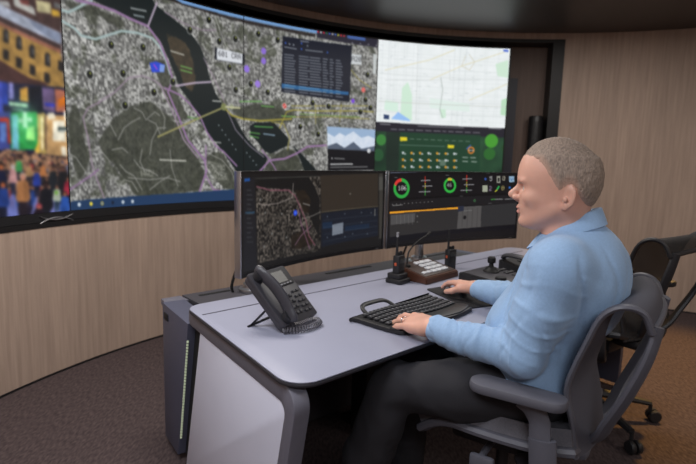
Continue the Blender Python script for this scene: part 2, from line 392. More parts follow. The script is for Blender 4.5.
# what the screens show: polygons, lines, discs and text in each picture's own pixels
PICS={
'map':(549,255,[
('city',[]),
('park',[42.4,179.8,64.0,154.4,84.0,139.3,123.0,127.8,146.8,140.4,168.0,153.8,187.9,178.5,205.0,197.8,213.6,217.8,204.4,237.8,152.3,244.2,119.1,245.5,95.3,240.9,80.5,220.4,66.0,205.1,51.5,199.6]),
('park',[2.1,158.4,12.8,136.9,18.8,152.0,22.7,178.4,29.6,205.3,14.8,221.5,5.0,200.0]),
('park',[124.6,79.6,148.6,76.4,164.3,104.5,175.4,128.4,188.5,146.4,171.6,144.9,147.4,118.4]),
('park',[256.0,126.0,319.2,115.6,377.4,123.3,377.6,138.0,346.4,139.8,296.6,139.8,274.2,135.6]),
('park',[212.1,197.6,230.1,183.8,248.3,190.2,270.4,218.0,277.8,239.3,249.8,238.9,226.1,219.1]),
('park',[4.3,38.2,22.5,38.0,52.5,35.5,77.9,40.7,92.4,44.4,77.4,51.5,52.1,43.8,22.0,46.0,3.9,44.2]),
('park',[368.4,177.1,386.4,182.7,394.6,194.7,407.0,209.8,364.9,213.3,319.9,213.5,335.2,195.6]),
('P',(24,31,32),1,[13.9,6.7,43.1,29.3,72.4,33.3,97.1,38.0,122.9,40.9,141.3,53.8,152.0,69.8,164.5,91.1,172.5,107.5,189.0,122.2,199.1,135.3,214.5,156.5,248.3,187.5,270.4,212.2,283.5,225.1,319.9,219.5,331.4,191.5,312.0,183.1,289.1,164.0,268.8,138.7,248.8,125.1,232.8,106.5,222.5,85.6,217.5,66.9,207.4,50.7,190.8,36.0,166.1,25.8,134.6,13.5,127.1,3.8,97.7,-15.6]),
('isle',[152.6,47.3,170.6,45.5,187.0,52.5,195.1,70.0,199.8,94.5,194.4,114.0,180.9,104.0,169.6,85.6,158.6,67.6]),
('P',(24,31,32),1,[296.6,148.2,306.1,142.7,342.5,140.7,355.4,150.2,372.1,163.1,369.4,174.2,353.6,180.5,337.1,186.9,324.5,182.7,311.9,170.2,298.6,160.7]),
('P',(24,31,32),1,[380.2,173.1,394.4,182.5,425.1,206.5,435.6,215.8,407.1,216.0,394.5,191.6]),
('L',2.6,(160,180,180),1,[0.4,59.5,15.8,63.3,24.8,69.3,44.5,69.3,61.0,62.5,82.5,53.8,107.1,51.6,128.6,53.6,141.0,62.0,150.3,76.0,156.2,92.0]),
('L',2.6,(160,180,180),1,[-1.5,48.7,8.8,48.9,16.9,44.7,30.6,36.2,41.8,29.6]),
('L',3,(142,112,150),1,[12.4,32.4,20.9,34.4,43.0,32.9,73.1,33.8,97.1,38.0,122.4,40.9,141.1,56.9,151.9,75.8,161.0,98.7,152.4,114.4,169.9,144.9,184.6,172.7,213.0,197.6,217.2,212.4,204.4,239.3]),
('L',2.4,(142,112,150),1,[147.6,110.0,172.2,116.0,189.0,125.8,206.0,140.0,218.0,160.4,233.9,178.4,248.3,186.2,272.2,205.3]),
('L',2.2,(146,130,146),1,[139.6,106.0,158.5,135.8,177.7,172.4,201.6,195.1]),
('L',2.2,(142,112,150),1,[216.0,178.9,215.4,219.1,229.6,238.4,259.0,241.8]),
('L',2.4,(146,130,146),0.8,[46.0,136.5,30.1,143.8,22.6,154.9,28.4,177.1,32.5,205.3,37.5,219.1,48.0,242.5]),
('L',2.4,(146,130,146),0.8,[91.4,104.5,69.0,123.3,44.5,137.1]),
('L',2.4,(142,112,150),0.8,[40.8,210.7,31.9,216.2,4.6,229.6,-5.1,233.6]),
('L',2,(146,130,146),0.8,[91.4,104.5,111.5,99.8,130.3,102.4,149.2,112.2]),
('L',2.4,(178,162,182),1,[137.8,11.6,122.9,40.9]),
('L',2.4,(178,162,182),1,[165.9,105.6,198.0,98.4,225.9,94.2]),
('L',2.2,(150,145,95),1,[134.5,170.4,171.4,156.2,205.9,142.5,248.8,125.8]),
('L',2.4,(150,140,60),1,[248.8,125.8,263.2,135.6,285.4,139.1,315.6,140.0,346.4,136.9,377.5,133.6]),
('L',1.8,(150,140,60),1,[354.3,148.2,367.6,124.0,381.2,120.2,417.0,119.5,451.1,117.5,512.2,114.0,543.1,114.0]),
('L',1.5,(150,140,60),0.8,[377.3,114.5,453.0,109.6,538.6,104.7]),
('L',1.5,(150,140,60),0.7,[377.5,130.7,453.5,126.5,535.4,125.6]),
('L',1.5,(150,140,60),0.7,[424.8,108.4,425.5,138.7]),
('L',1.5,(150,140,60),0.7,[477.1,105.1,474.0,133.3]),
('L',1.5,(150,140,60),0.8,[338.6,140.2,362.0,141.8,374.1,162.0,370.4,180.0]),
('L',1.5,(150,140,60),0.7,[491.4,48.7,512.4,65.5,537.4,76.4]),
('L',3,(142,112,150),1,[312.1,216.5,335.2,196.5,364.6,193.6,388.4,185.1,410.3,174.0,447.9,170.9]),
('L',2,(142,112,150),1,[319.6,181.5,331.4,192.9,343.1,204.5,351.1,216.4]),
('L',1.5,(178,162,182),0.7,[256.0,131.3,270.5,155.1,296.8,176.4,323.6,191.6]),
('L',2,(146,130,146),0.7,[214.0,64.9,231.2,88.5,245.3,109.5,252.4,123.5]),
('L',2,(146,130,146),0.7,[150.3,19.5,182.5,27.6,211.1,30.2,235.4,26.2]),
('L',1.4,(150,150,145),0.75,[62.4,188.2,77.5,185.5,86.4,191.1]),
('L',1.4,(150,150,145),0.75,[71.9,176.5,81.5,162.4,94.0,154.7,106.5,149.3]),
('L',1.4,(150,150,145),0.75,[73.6,205.1,82.4,213.3,94.6,218.2,106.6,235.3]),
('L',1.4,(150,150,145),0.75,[95.4,199.1,104.4,208.5,120.3,212.4,133.0,218.5]),
('L',1.4,(150,150,145),0.75,[108.4,186.9,104.6,201.5,112.1,213.5]),
('L',1.4,(150,150,145),0.75,[120.9,192.7,124.6,174.4,134.9,159.5,147.9,158.7]),
('L',1.4,(150,150,145),0.75,[85.1,220.4,119.9,223.3,149.5,221.3,169.8,226.5]),
('L',1.4,(150,150,145),0.75,[119.4,235.6,136.1,226.0,152.9,218.7]),
('L',1.4,(150,150,145),0.75,[153.8,185.8,156.5,208.5,166.1,231.8]),
('L',1.4,(150,150,145),0.75,[55.3,152.7,63.5,163.3,69.0,172.0]),
('L',1.4,(150,150,145),0.75,[97.7,138.2,110.0,142.0,115.9,150.9,130.6,140.4,138.5,144.5]),
('L',1.4,(150,150,145),0.75,[138.9,134.9,146.6,146.5,144.5,161.3]),
('L',1.4,(150,150,145),0.75,[52.7,144.0,60.9,156.7]),
('L',1.4,(150,150,145),0.75,[69.4,231.8,78.9,222.7,91.1,225.3,100.1,237.5]),
('L',1.4,(150,150,145),0.75,[226.4,204.2,233.5,213.8,244.4,219.3]),
('L',1.4,(150,150,145),0.75,[222.9,189.5,244.5,197.3,262.9,213.6,272.1,233.5]),
('L',1.4,(150,150,145),0.75,[27.7,188.9,44.9,188.5,58.8,201.8]),
('L',1.4,(150,150,145),0.75,[58.1,216.5,69.5,228.4,78.1,240.4]),
('L',1.4,(150,150,145),0.75,[119.1,150.7,131.7,154.7,137.9,166.5]),
('L',1.4,(150,150,145),0.75,[-2.5,191.6,10.6,197.8,26.2,217.3]),
('D',0.9,(170,180,185),[239.5,150.5]),
('D',0.9,(170,180,185),[245.6,156.7]),
('D',0.9,(170,180,185),[251.8,162.9]),
('D',0.9,(170,180,185),[258.0,169.3]),
('D',0.9,(170,180,185),[264.1,175.6]),
('D',0.9,(170,180,185),[270.5,182.2]),
('D',0.9,(170,180,185),[291.1,186.5]),
('D',0.9,(170,180,185),[297.1,192.0]),
('D',0.9,(170,180,185),[303.3,197.6]),
('D',0.9,(170,180,185),[309.4,203.5]),
('bright',[104.3,211.1,126.8,211.1,126.5,219.6,105.5,219.5]),
('bright',[213.9,197.6,250.0,204.0,255.4,224.9,218.9,227.3]),
('D',5.4,(165,167,165),[66.4,71.8]),
('D',4.4,(20,22,20),[66.4,71.8]),
('D',1.2,(150,160,60),[67.2,70.2]),
('D',5.4,(165,167,165),[114.3,66.7]),
('D',4.4,(20,22,20),[114.3,66.7]),
('D',1.2,(150,160,60),[115.2,64.9]),
('D',5.4,(165,167,165),[34.4,108.0]),
('D',4.4,(20,22,20),[34.4,108.0]),
('D',1.2,(150,160,60),[35.2,106.5]),
('D',5.4,(165,167,165),[82.6,100.7]),
('D',4.4,(20,22,20),[82.6,100.7]),
('D',1.2,(150,160,60),[83.5,98.9]),
('D',5.4,(165,167,165),[129.7,117.1]),
('D',4.4,(20,22,20),[129.7,117.1]),
('D',1.2,(150,160,60),[130.8,115.3]),
('D',5.4,(165,167,165),[84.1,136.5]),
('D',4.4,(20,22,20),[84.1,136.5]),
('D',1.2,(150,160,60),[85.0,134.7]),
('D',5.4,(165,167,165),[223.4,15.6]),
('D',4.4,(20,22,20),[223.4,15.6]),
('D',1.2,(150,160,60),[224.4,13.6]),
('D',5.4,(165,167,165),[241.4,40.0]),
('D',4.4,(20,22,20),[241.4,40.0]),
('D',1.2,(150,160,60),[242.5,38.0]),
('D',5.4,(165,167,165),[270.3,32.4]),
('D',4.4,(20,22,20),[270.3,32.4]),
('D',1.2,(150,160,60),[271.3,30.4]),
('D',5.4,(165,167,165),[259.3,71.5]),
('D',4.4,(20,22,20),[259.3,71.5]),
('D',1.2,(150,160,60),[260.2,69.5]),
('D',5.4,(165,167,165),[270.7,100.4]),
('D',4.4,(20,22,20),[270.7,100.4]),
('D',1.2,(150,160,60),[271.9,98.4]),
('D',5.4,(165,167,165),[312.4,19.6]),
('D',4.4,(20,22,20),[312.4,19.6]),
('D',1.2,(150,160,60),[313.5,17.6]),
('D',5.4,(165,167,165),[298.5,89.6]),
('D',4.4,(20,22,20),[298.5,89.6]),
('D',1.2,(150,160,60),[299.5,87.6]),
('D',5.4,(165,167,165),[394.8,144.7]),
('D',4.4,(20,22,20),[394.8,144.7]),
('D',1.2,(150,160,60),[396.0,142.5]),
('D',5.4,(165,167,165),[431.1,154.5]),
('D',4.4,(20,22,20),[431.1,154.5]),
('D',1.2,(150,160,60),[432.3,152.4]),
('D',5.4,(165,167,165),[451.0,110.5]),
('D',4.4,(20,22,20),[451.0,110.5]),
('D',1.2,(150,160,60),[452.1,108.4]),
('D',5.4,(165,167,165),[418.8,107.3]),
('D',4.4,(20,22,20),[418.8,107.3]),
('D',1.2,(150,160,60),[419.9,105.1]),
('D',5.4,(165,167,165),[330.6,98.7]),
('D',4.4,(20,22,20),[330.6,98.7]),
('D',1.2,(150,160,60),[331.7,96.5]),
('D',5.4,(165,167,165),[161.0,101.3]),
('D',4.4,(20,22,20),[161.0,101.3]),
('D',1.2,(150,160,60),[162.0,99.5]),
('D',5.4,(165,167,165),[528.4,56.5]),
('D',4.4,(20,22,20),[528.4,56.5]),
('D',1.2,(150,160,60),[529.5,54.4]),
('D',5.4,(165,167,165),[525.9,96.0]),
('D',4.4,(20,22,20),[525.9,96.0]),
('D',1.2,(150,160,60),[527.0,93.6]),
('D',5.4,(165,167,165),[536.8,108.0]),
('D',4.4,(20,22,20),[536.8,108.0]),
('D',1.2,(150,160,60),[537.9,105.6]),
('D',5.4,(165,167,165),[516.4,115.5]),
('D',4.4,(20,22,20),[516.4,115.5]),
('D',1.2,(150,160,60),[517.6,113.1]),
('D',5.4,(165,167,165),[348.9,22.9]),
('D',4.4,(20,22,20),[348.9,22.9]),
('D',1.2,(150,160,60),[350.0,20.7]),
('D',5.4,(165,167,165),[190.8,33.6]),
('D',4.4,(20,22,20),[190.8,33.6]),
('D',1.2,(150,160,60),[191.8,31.6]),
('D',4.6,(135,105,205),[322.6,41.5]),
('D',4.6,(135,105,205),[322.6,55.3]),
('D',5,(140,110,215),[291.0,69.8]),
('D',5,(150,120,215),[311.5,88.4]),
('D',4.6,(190,190,185),[363.5,115.5]),
('D',3.6,(200,60,55),[363.5,115.5]),
('D',4,(215,105,100),[521.1,80.5]),
('D',3.6,(120,75,205),[500.4,99.1]),
('L',1,(230,225,220),1,[360.6,117.8,366.5,113.1]),
('P',(40,70,200),1,[123.8,83.3,134.1,80.0,148.5,82.2,146.6,90.9,127.4,93.8]),
('P',(120,150,215),1,[140.4,82.7,148.5,82.2,146.6,90.9,139.3,91.8]),
('L',2,(150,70,200),1,[130.8,84.5,135.4,88.7]),
('D',5,(120,125,80),[248.8,125.1]),
('D',4,(140,145,125),[263.2,124.0]),
('L',2.4,(190,190,150),1,[252.4,124.9,278.0,124.4]),
('L',1.7,(170,175,175),0.85,[97.6,25.8,120.4,24.4]),
('L',1.7,(160,170,175),0.85,[101.8,32.5,117.0,31.8]),
('L',1.7,(190,190,180),0.85,[158.6,64.0,180.0,65.8]),
('L',1.7,(110,170,85),0.85,[174.8,80.0,193.3,81.5]),
('L',1.7,(110,170,85),0.85,[174.6,84.9,193.1,86.4]),
('L',1.7,(90,140,70),0.85,[185.2,142.7,202.4,144.2]),
('L',1.7,(210,210,200),0.85,[136.9,198.7,180.6,199.5]),
('L',1.7,(180,180,175),0.85,[210.8,172.5,242.9,174.0]),
('L',1.7,(95,170,85),0.85,[306.1,148.4,340.6,148.0]),
('L',1.7,(150,175,195),0.85,[323.4,158.2,344.6,159.5]),
('L',1.7,(95,160,80),0.85,[296.8,157.3,315.8,158.5]),
('L',1.7,(95,160,80),0.85,[296.8,162.2,313.7,164.4]),
('L',1.7,(100,165,80),0.85,[278.0,115.5,319.2,112.2]),
('L',1.7,(100,165,80),0.85,[319.2,118.5,342.3,118.4]),
('L',1.7,(120,150,80),0.85,[393.3,125.3,514.6,123.5]),
('L',1.7,(120,170,80),0.85,[357.9,130.4,385.4,130.2]),
('L',1.7,(200,200,195),0.85,[229.1,118.7,243.4,118.2]),
('P',(20,24,34),1,[233.4,48.7,287.3,50.7,287.3,64.9,233.2,64.2]),
('P',(212,216,222),1,[237.3,48.9,282.8,50.4,282.8,64.0,237.1,63.8]),
('T', 0.98, (45, 45, 50), '601 CRA', [239.8, 51.8]),
('P',(200,205,208),1,[493.6,27.1,514.9,26.7,515.5,41.8,494.3,42.4]),
('T', 1.1, (60, 60, 64), 'A20', [495.8, 30.0]),
('P',(190,195,195),1,[539.1,23.1,546.2,23.3,545.6,53.8,539.5,54.2]),
('P',(20,24,38),1,[358.4,16.0,495.3,14.2,493.4,100.9,356.5,95.6]),
('P',(38,92,140),1,[357.3,83.5,490.8,85.6,490.9,90.5,357.4,89.8]),
('L',1.3,(150,155,165),1,[393.1,18.7,408.8,18.2]),
('D',1.4,(50,90,180),[364.2,25.1]),
('D',1.4,(140,145,150),[371.9,25.6]),
('D',1.4,(140,145,150),[379.6,26.0]),
('D',1.4,(50,90,180),[395.1,22.0]),
('D',1.4,(120,125,130),[406.9,24.2]),
('D',1.4,(50,90,180),[395.3,30.0]),
('D',1.4,(50,90,170),[446.6,29.5]),
('L',1.2,(150,155,160),1,[362.4,30.9,385.5,31.1]),
('L',1.2,(150,155,160),1,[403.1,30.5,436.6,29.8]),
('L',1.25,(165,170,175),0.8,[362.5,41.6,380.1,41.1]),
('L',1.25,(165,170,175),0.8,[390.6,40.7,409.1,40.4]),
('L',1.25,(165,170,175),0.8,[412.1,40.4,432.0,40.0]),
('L',1.25,(165,170,175),0.8,[437.9,39.8,447.1,39.8]),
('L',1.25,(165,170,175),0.8,[451.9,39.6,457.3,39.6]),
('L',1.25,(165,170,175),0.8,[463.9,39.6,472.2,39.6]),
('L',1.25,(165,170,175),0.8,[362.6,45.5,379.1,45.1]),
('L',1.25,(165,170,175),0.8,[390.8,44.7,410.9,44.4]),
('L',1.25,(165,170,175),0.8,[412.3,44.4,431.5,44.0]),
('L',1.25,(165,170,175),0.8,[438.0,44.0,445.3,44.0]),
('L',1.25,(165,170,175),0.8,[452.0,43.8,459.4,43.8]),
('L',1.25,(165,170,175),0.8,[464.0,43.8,474.6,43.8]),
('L',1.25,(165,170,175),0.8,[362.6,49.5,383.5,48.9]),
('L',1.25,(165,170,175),0.8,[390.8,48.7,409.0,48.5]),
('L',1.25,(165,170,175),0.8,[412.4,48.4,433.6,48.2]),
('L',1.25,(165,170,175),0.8,[438.1,48.2,445.0,48.0]),
('L',1.25,(165,170,175),0.8,[452.1,48.0,457.6,48.0]),
('L',1.25,(165,170,175),0.8,[464.1,48.0,477.0,48.0]),
('L',1.25,(165,170,175),0.8,[362.6,53.5,381.9,52.9]),
('L',1.25,(165,170,175),0.8,[390.9,52.7,410.5,52.5]),
('L',1.25,(165,170,175),0.8,[412.5,52.5,433.9,52.4]),
('L',1.25,(165,170,175),0.8,[438.2,52.2,444.6,52.2]),
('L',1.25,(165,170,175),0.8,[452.3,52.2,458.4,52.2]),
('L',1.25,(165,170,175),0.8,[464.2,52.2,475.6,52.2]),
('L',1.25,(165,170,175),0.8,[362.8,57.3,380.8,56.9]),
('L',1.25,(165,170,175),0.8,[390.9,56.9,406.8,56.5]),
('L',1.25,(165,170,175),0.8,[412.5,56.5,435.0,56.4]),
('L',1.25,(165,170,175),0.8,[438.4,56.4,446.9,56.4]),
('L',1.25,(165,170,175),0.8,[452.4,56.4,458.3,56.4]),
('L',1.25,(165,170,175),0.8,[464.4,56.4,477.3,56.4]),
('L',1.25,(165,170,175),0.8,[362.8,61.3,383.0,60.9]),
('L',1.25,(165,170,175),0.8,[391.0,60.9,411.6,60.7]),
('L',1.25,(165,170,175),0.8,[412.6,60.7,432.6,60.5]),
('L',1.25,(165,170,175),0.8,[438.5,60.5,448.9,60.5]),
('L',1.25,(165,170,175),0.8,[452.5,60.5,456.9,60.5]),
('L',1.25,(165,170,175),0.8,[464.6,60.5,477.8,60.5]),
('L',1.25,(165,170,175),0.8,[362.9,65.3,384.0,64.9]),
('L',1.25,(165,170,175),0.8,[391.1,64.9,407.4,64.7]),
('L',1.25,(165,170,175),0.8,[412.8,64.7,431.4,64.7]),
('L',1.25,(165,170,175),0.8,[438.6,64.7,445.8,64.7]),
('L',1.25,(165,170,175),0.8,[452.6,64.7,459.9,64.7]),
('L',1.25,(165,170,175),0.8,[464.8,64.7,475.1,64.7]),
('L',1.25,(165,170,175),0.8,[362.9,69.3,382.8,69.1]),
('L',1.25,(165,170,175),0.8,[391.1,68.9,408.5,68.9]),
('L',1.25,(165,170,175),0.8,[412.9,68.9,433.5,68.7]),
('L',1.25,(165,170,175),0.8,[438.8,68.9,446.9,68.9]),
('L',1.25,(165,170,175),0.8,[452.8,68.9,456.6,68.9]),
('L',1.25,(165,170,175),0.8,[464.9,68.9,476.1,69.1]),
('L',1.25,(165,170,175),0.8,[363.0,73.3,382.6,73.1]),
('L',1.25,(165,170,175),0.8,[391.3,72.9,411.9,72.9]),
('L',1.25,(165,170,175),0.8,[412.9,72.9,434.5,72.9]),
('L',1.25,(165,170,175),0.8,[438.9,72.9,449.9,73.1]),
('L',1.25,(165,170,175),0.8,[452.9,73.1,459.5,73.1]),
('L',1.25,(165,170,175),0.8,[465.0,73.1,478.5,73.3]),
('L',1.25,(165,170,175),0.8,[363.0,77.3,383.1,77.1]),
('L',1.25,(165,170,175),0.8,[391.3,77.1,408.0,77.1]),
('L',1.25,(165,170,175),0.8,[413.0,77.1,435.6,77.1]),
('L',1.25,(165,170,175),0.8,[439.0,77.1,450.3,77.3]),
('L',1.25,(165,170,175),0.8,[453.0,77.3,460.0,77.3]),
('L',1.25,(165,170,175),0.8,[465.1,77.5,476.3,77.5]),
('L',1.25,(165,170,175),0.8,[363.1,81.1,383.4,81.1]),
('L',1.25,(165,170,175),0.8,[391.4,81.1,408.3,81.1]),
('L',1.25,(165,170,175),0.8,[413.1,81.1,435.5,81.3]),
('L',1.25,(165,170,175),0.8,[439.0,81.3,448.2,81.5]),
('L',1.25,(165,170,175),0.8,[453.1,81.5,456.8,81.5]),
('L',1.25,(165,170,175),0.8,[465.2,81.6,473.6,81.8]),
('L',1.25,(120,170,210),0.8,[363.1,85.1,384.3,85.1]),
('L',1.25,(120,170,210),0.8,[391.5,85.1,412.6,85.3]),
('L',1.25,(120,170,210),0.8,[413.2,85.3,431.6,85.5]),
('L',1.25,(120,170,210),0.8,[439.1,85.5,449.5,85.6]),
('L',1.25,(120,170,210),0.8,[453.3,85.6,457.5,85.8]),
('L',1.25,(120,170,210),0.8,[465.4,85.8,474.3,86.0]),
('L',1.25,(165,170,175),0.8,[363.2,89.1,381.4,89.3]),
('L',1.25,(165,170,175),0.8,[391.5,89.3,411.5,89.5]),
('L',1.25,(165,170,175),0.8,[413.2,89.5,436.0,89.6]),
('L',1.25,(165,170,175),0.8,[439.2,89.6,445.5,89.8]),
('L',1.25,(165,170,175),0.8,[453.4,89.8,458.8,90.0]),
('L',1.25,(165,170,175),0.8,[465.5,90.2,473.9,90.2]),
('L',1.25,(165,170,175),0.8,[363.2,93.3,383.6,93.3]),
('L',1.25,(165,170,175),0.8,[391.6,93.3,409.3,93.5]),
('L',1.25,(165,170,175),0.8,[413.4,93.5,436.1,93.8]),
('L',1.25,(165,170,175),0.8,[439.4,93.8,450.8,94.0]),
('L',1.25,(165,170,175),0.8,[453.5,94.2,458.3,94.2]),
('L',1.25,(165,170,175),0.8,[465.6,94.4,479.3,94.7]),
('P',(150,175,205),1,[448.9,141.5,548.5,142.4,550.0,175.1,450.8,171.6]),
('snow',[450.8,171.6,450.1,151.5,464.6,157.1,474.6,150.4,487.0,154.7,503.3,146.9,520.1,156.7,534.5,152.9,549.3,157.3,550.1,178.4,450.9,177.8]),
('P',(45,55,75),0.75,[450.8,171.6,469.0,166.4,485.6,173.8,503.9,163.6,520.9,174.4,549.8,168.5,550.3,181.6,451.0,181.1]),
('P',(20,20,24),1,[450.9,176.4,550.1,177.6,551.5,208.0,452.9,210.9]),
('D',3.6,(205,208,212),[536.5,177.1]),
('D',1.2,(210,210,210),[460.5,191.1]),
('L',1.3,(150,150,150),1,[465.6,190.9,486.3,191.3]),
('L',1.7,(215,215,215),1,[457.8,200.5,503.1,199.3]),
('L',1.2,(150,150,150),1,[457.9,205.3,534.5,203.3]),
('P',(30,24,24),0.8,[127.4,-3.1,175.0,-0.7,260.2,4.0,358.1,4.2,422.1,5.1,422.2,9.5,358.3,9.1,260.2,8.5,174.8,5.3,127.3,2.5]),
('P',(110,150,198),1,[127.7,-14.4,178.3,-3.8,218.5,-2.9,260.4,-2.4,358.1,-1.5,425.9,-2.0,426.1,4.2,358.1,3.8,260.2,4.0,218.4,3.5,178.1,3.3,127.5,-7.5]),
('P',(42,40,52),1,[424.9,-2.5,547.1,-2.2,546.8,12.4,490.1,11.6,425.3,9.8]),
('D',1.5,(200,40,60),[427.0,1.3]),
('D',1.5,(210,210,215),[432.8,1.3]),
('D',1.5,(200,40,60),[438.5,1.1]),
('D',1.5,(40,110,70),[444.1,1.1]),
('D',1.5,(60,90,190),[450.0,1.1]),
('D',1.5,(180,180,190),[455.8,1.1]),
('D',1.5,(70,110,190),[461.5,1.1]),
('D',1.5,(190,190,60),[467.3,1.3]),
('D',1.5,(210,40,50),[473.1,1.3]),
('D',1.5,(200,50,60),[478.9,1.3]),
('P',(70,100,165),0.9,[485.6,-0.7,521.9,-0.2,522.1,4.7,485.8,4.2]),
('D',1,(170,170,180),[496.1,10.2]),
('D',1,(170,170,180),[512.2,9.8]),
('D',1,(170,170,180),[528.4,9.6]),
('D',1,(170,170,180),[544.6,9.5]),
('P',(34,58,92),1,[-14.1,248.9,3.8,244.0,71.9,242.9,169.4,241.6,296.9,237.5,296.9,261.6,169.0,256.5,71.3,257.6,3.0,257.6,-14.6,258.4]),
('D',2.2,(200,210,220),[11.9,248.4]),
('D',2.2,(225,205,70),[28.8,248.5]),
('D',2.2,(200,170,60),[44.8,248.9]),
('D',2.2,(25,35,55),[60.6,248.9]),
('D',2.2,(190,200,210),[76.2,248.9]),
('D',2.2,(190,200,210),[91.1,248.9]),
('D',1.1,(60,110,200),[44.8,248.9]),
]),
'street':(247,255,[
('town',[]),
('P',(70,50,48),1,[110.3,61.1,248.1,19.3,244.8,80.4,180.1,67.1,110.7,57.3]),
('P',(190,190,185),1,[195.2,48.2,216.6,54.4,218.2,61.3,195.6,57.8]),
('P',(205,195,150),1,[219.1,46.2,235.6,44.7,234.9,55.3,219.6,57.3]),
('P',(215,170,60),1,[236.3,50.2,245.2,50.9,245.0,55.8,235.9,57.1]),
('P',(170,170,170),1,[176.9,57.6,190.7,55.6,192.3,60.5,176.7,61.1]),
('P',(120,60,55),1,[201.1,51.1,211.7,48.2,211.3,53.8,203.0,54.2]),
('P',(110,110,110),1,[239.0,42.9,247.9,43.5,247.7,47.5,238.7,48.7]),
('P',(165,172,190),1,[111.0,53.5,180.6,60.2,245.2,71.5,244.6,83.3,179.8,70.7,110.2,62.5]),
('P',(120,130,155),0.8,[208.4,65.5,245.2,72.4,244.7,82.4,231.3,79.1,216.4,72.9]),
('P',(60,42,42),1,[110.1,64.2,179.8,70.7,244.6,83.3,244.3,88.2,179.4,75.1,109.7,68.7]),
('P',(150,95,75),1,[109.6,69.5,179.4,75.6,244.3,88.2,244.1,92.2,179.2,79.1,109.3,72.5]),
('P',(168,130,68),1,[109.3,72.5,179.2,79.1,244.1,92.2,246.6,132.9,176.7,114.4,107.0,99.5]),
('P',(70,44,42),1,[107.3,94.7,177.0,109.8,207.0,121.5,228.7,124.2,217.0,133.5,175.6,131.3,104.9,122.5]),
('P',(30,28,30),1,[183.2,82.9,186.0,80.5,188.7,82.7,188.1,93.5,182.6,92.9]),
('P',(150,150,150),0.5,[185.8,83.3,187.8,83.8,187.3,90.0,185.4,89.6]),
('P',(30,28,30),1,[196.1,86.5,198.9,84.0,201.7,86.2,201.2,97.3,195.4,96.5]),
('P',(150,150,150),0.5,[198.8,86.9,200.8,87.3,200.3,93.8,198.3,93.3]),
('P',(30,28,30),1,[209.3,91.6,212.2,89.1,215.1,91.5,214.6,102.7,208.7,102.0]),
('P',(150,150,150),0.5,[212.0,92.0,214.1,92.5,213.8,99.1,211.7,98.5]),
('P',(30,28,30),1,[225.8,96.0,228.8,93.6,231.8,96.0,231.3,107.6,225.1,106.7]),
('P',(150,150,150),0.5,[228.7,96.5,230.9,97.1,230.4,104.0,228.2,103.3]),
('P',(30,28,30),1,[168.9,80.2,171.6,77.8,174.1,79.8,173.6,90.4,168.2,89.8]),
('P',(150,150,150),0.5,[171.3,80.5,173.2,80.9,172.8,87.1,170.9,86.5]),
('P',(30,28,30),1,[154.2,77.8,156.8,75.6,159.2,77.5,158.6,87.6,153.4,87.1]),
('P',(150,150,150),0.5,[156.6,78.2,158.3,78.5,157.9,84.4,156.1,84.0]),
('P',(34,30,30),1,[181.9,99.1,187.4,99.8,187.1,108.9,181.3,108.2]),
('P',(34,30,30),1,[194.8,104.0,200.4,104.7,200.1,114.2,194.1,113.3]),
('P',(34,30,30),1,[208.6,108.5,214.6,109.5,214.1,118.9,208.0,118.0]),
('P',(34,30,30),1,[224.0,113.3,230.2,114.2,229.8,124.0,223.4,122.9]),
('P',(34,30,30),1,[240.6,99.3,246.9,100.2,246.6,110.2,240.0,109.3]),
('P',(34,30,30),1,[167.6,95.5,172.9,96.2,172.6,104.9,167.0,104.2]),
('P',(30,32,60),1,[104.2,130.4,175.7,129.6,223.0,126.9,246.9,125.8,250.0,200.0,170.6,200.5,98.7,192.9]),
('P',(70,85,190),1,[120.6,131.6,178.7,129.1,177.8,156.4,118.0,161.6]),
('P',(40,60,150),1,[178.7,129.1,184.7,129.3,183.2,149.5,177.2,150.0]),
('P',(150,150,220),1,[185.7,129.1,189.8,128.5,189.8,144.2,184.7,143.8]),
('P',(30,40,70),1,[191.6,132.9,197.9,131.1,196.9,147.1,189.7,146.0]),
('P',(215,160,70),1,[196.8,133.1,205.3,130.2,205.0,144.4,196.0,144.4]),
('P',(18,22,34),1,[206.3,130.9,220.8,127.3,220.3,152.5,206.0,153.8]),
('P',(110,90,130),1,[220.7,129.1,234.1,128.4,233.9,151.5,220.4,150.5]),
('P',(50,60,190),1,[223.1,143.5,234.3,143.3,234.2,146.4,222.9,146.4]),
('P',(185,110,85),1,[235.2,128.4,246.8,128.9,247.9,151.1,235.1,151.3]),
('P',(225,120,30),1,[238.1,138.9,247.7,133.8,247.1,143.1,238.8,146.9]),
('P',(60,70,140),1,[118.0,161.6,185.9,155.6,182.4,191.1,115.3,192.5]),
('P',(200,50,30),1,[173.3,162.2,183.4,161.3,183.9,185.5,180.8,185.5,181.1,165.1,173.0,165.8]),
('P',(90,120,190),1,[173.9,167.5,180.0,167.1,178.9,183.8,172.8,184.0]),
('P',(190,235,200),1,[184.4,146.5,204.3,146.4,204.1,150.2,184.2,150.2]),
('P',(160,225,190),1,[187.1,152.7,198.7,152.5,198.6,153.5,187.1,153.6]),
('P',(40,150,70),1,[185.9,156.5,213.7,153.1,213.6,190.4,183.4,191.1]),
('P',(120,200,225),1,[186.8,158.4,193.0,157.8,191.9,190.9,184.6,191.1]),
('P',(160,240,130),1,[201.8,169.5,210.6,166.9,209.7,181.6,200.0,181.1]),
('P',(190,160,90),1,[213.6,155.1,222.4,153.3,222.0,200.2,211.9,200.4]),
('P',(210,165,110),1,[223.4,155.3,247.7,154.2,247.7,200.0,222.0,200.2]),
('P',(255,248,225),1,[231.1,160.5,245.1,159.6,245.1,181.3,229.9,180.9]),
('P',(40,60,60),1,[236.6,166.4,247.7,166.2,247.4,170.7,236.2,170.9]),
('P',(220,225,220),1,[237.6,169.3,246.9,168.7,246.9,170.4,237.4,170.4]),
('P',(235,225,200),1,[225.9,153.1,232.7,152.5,234.7,158.4,225.4,160.0]),
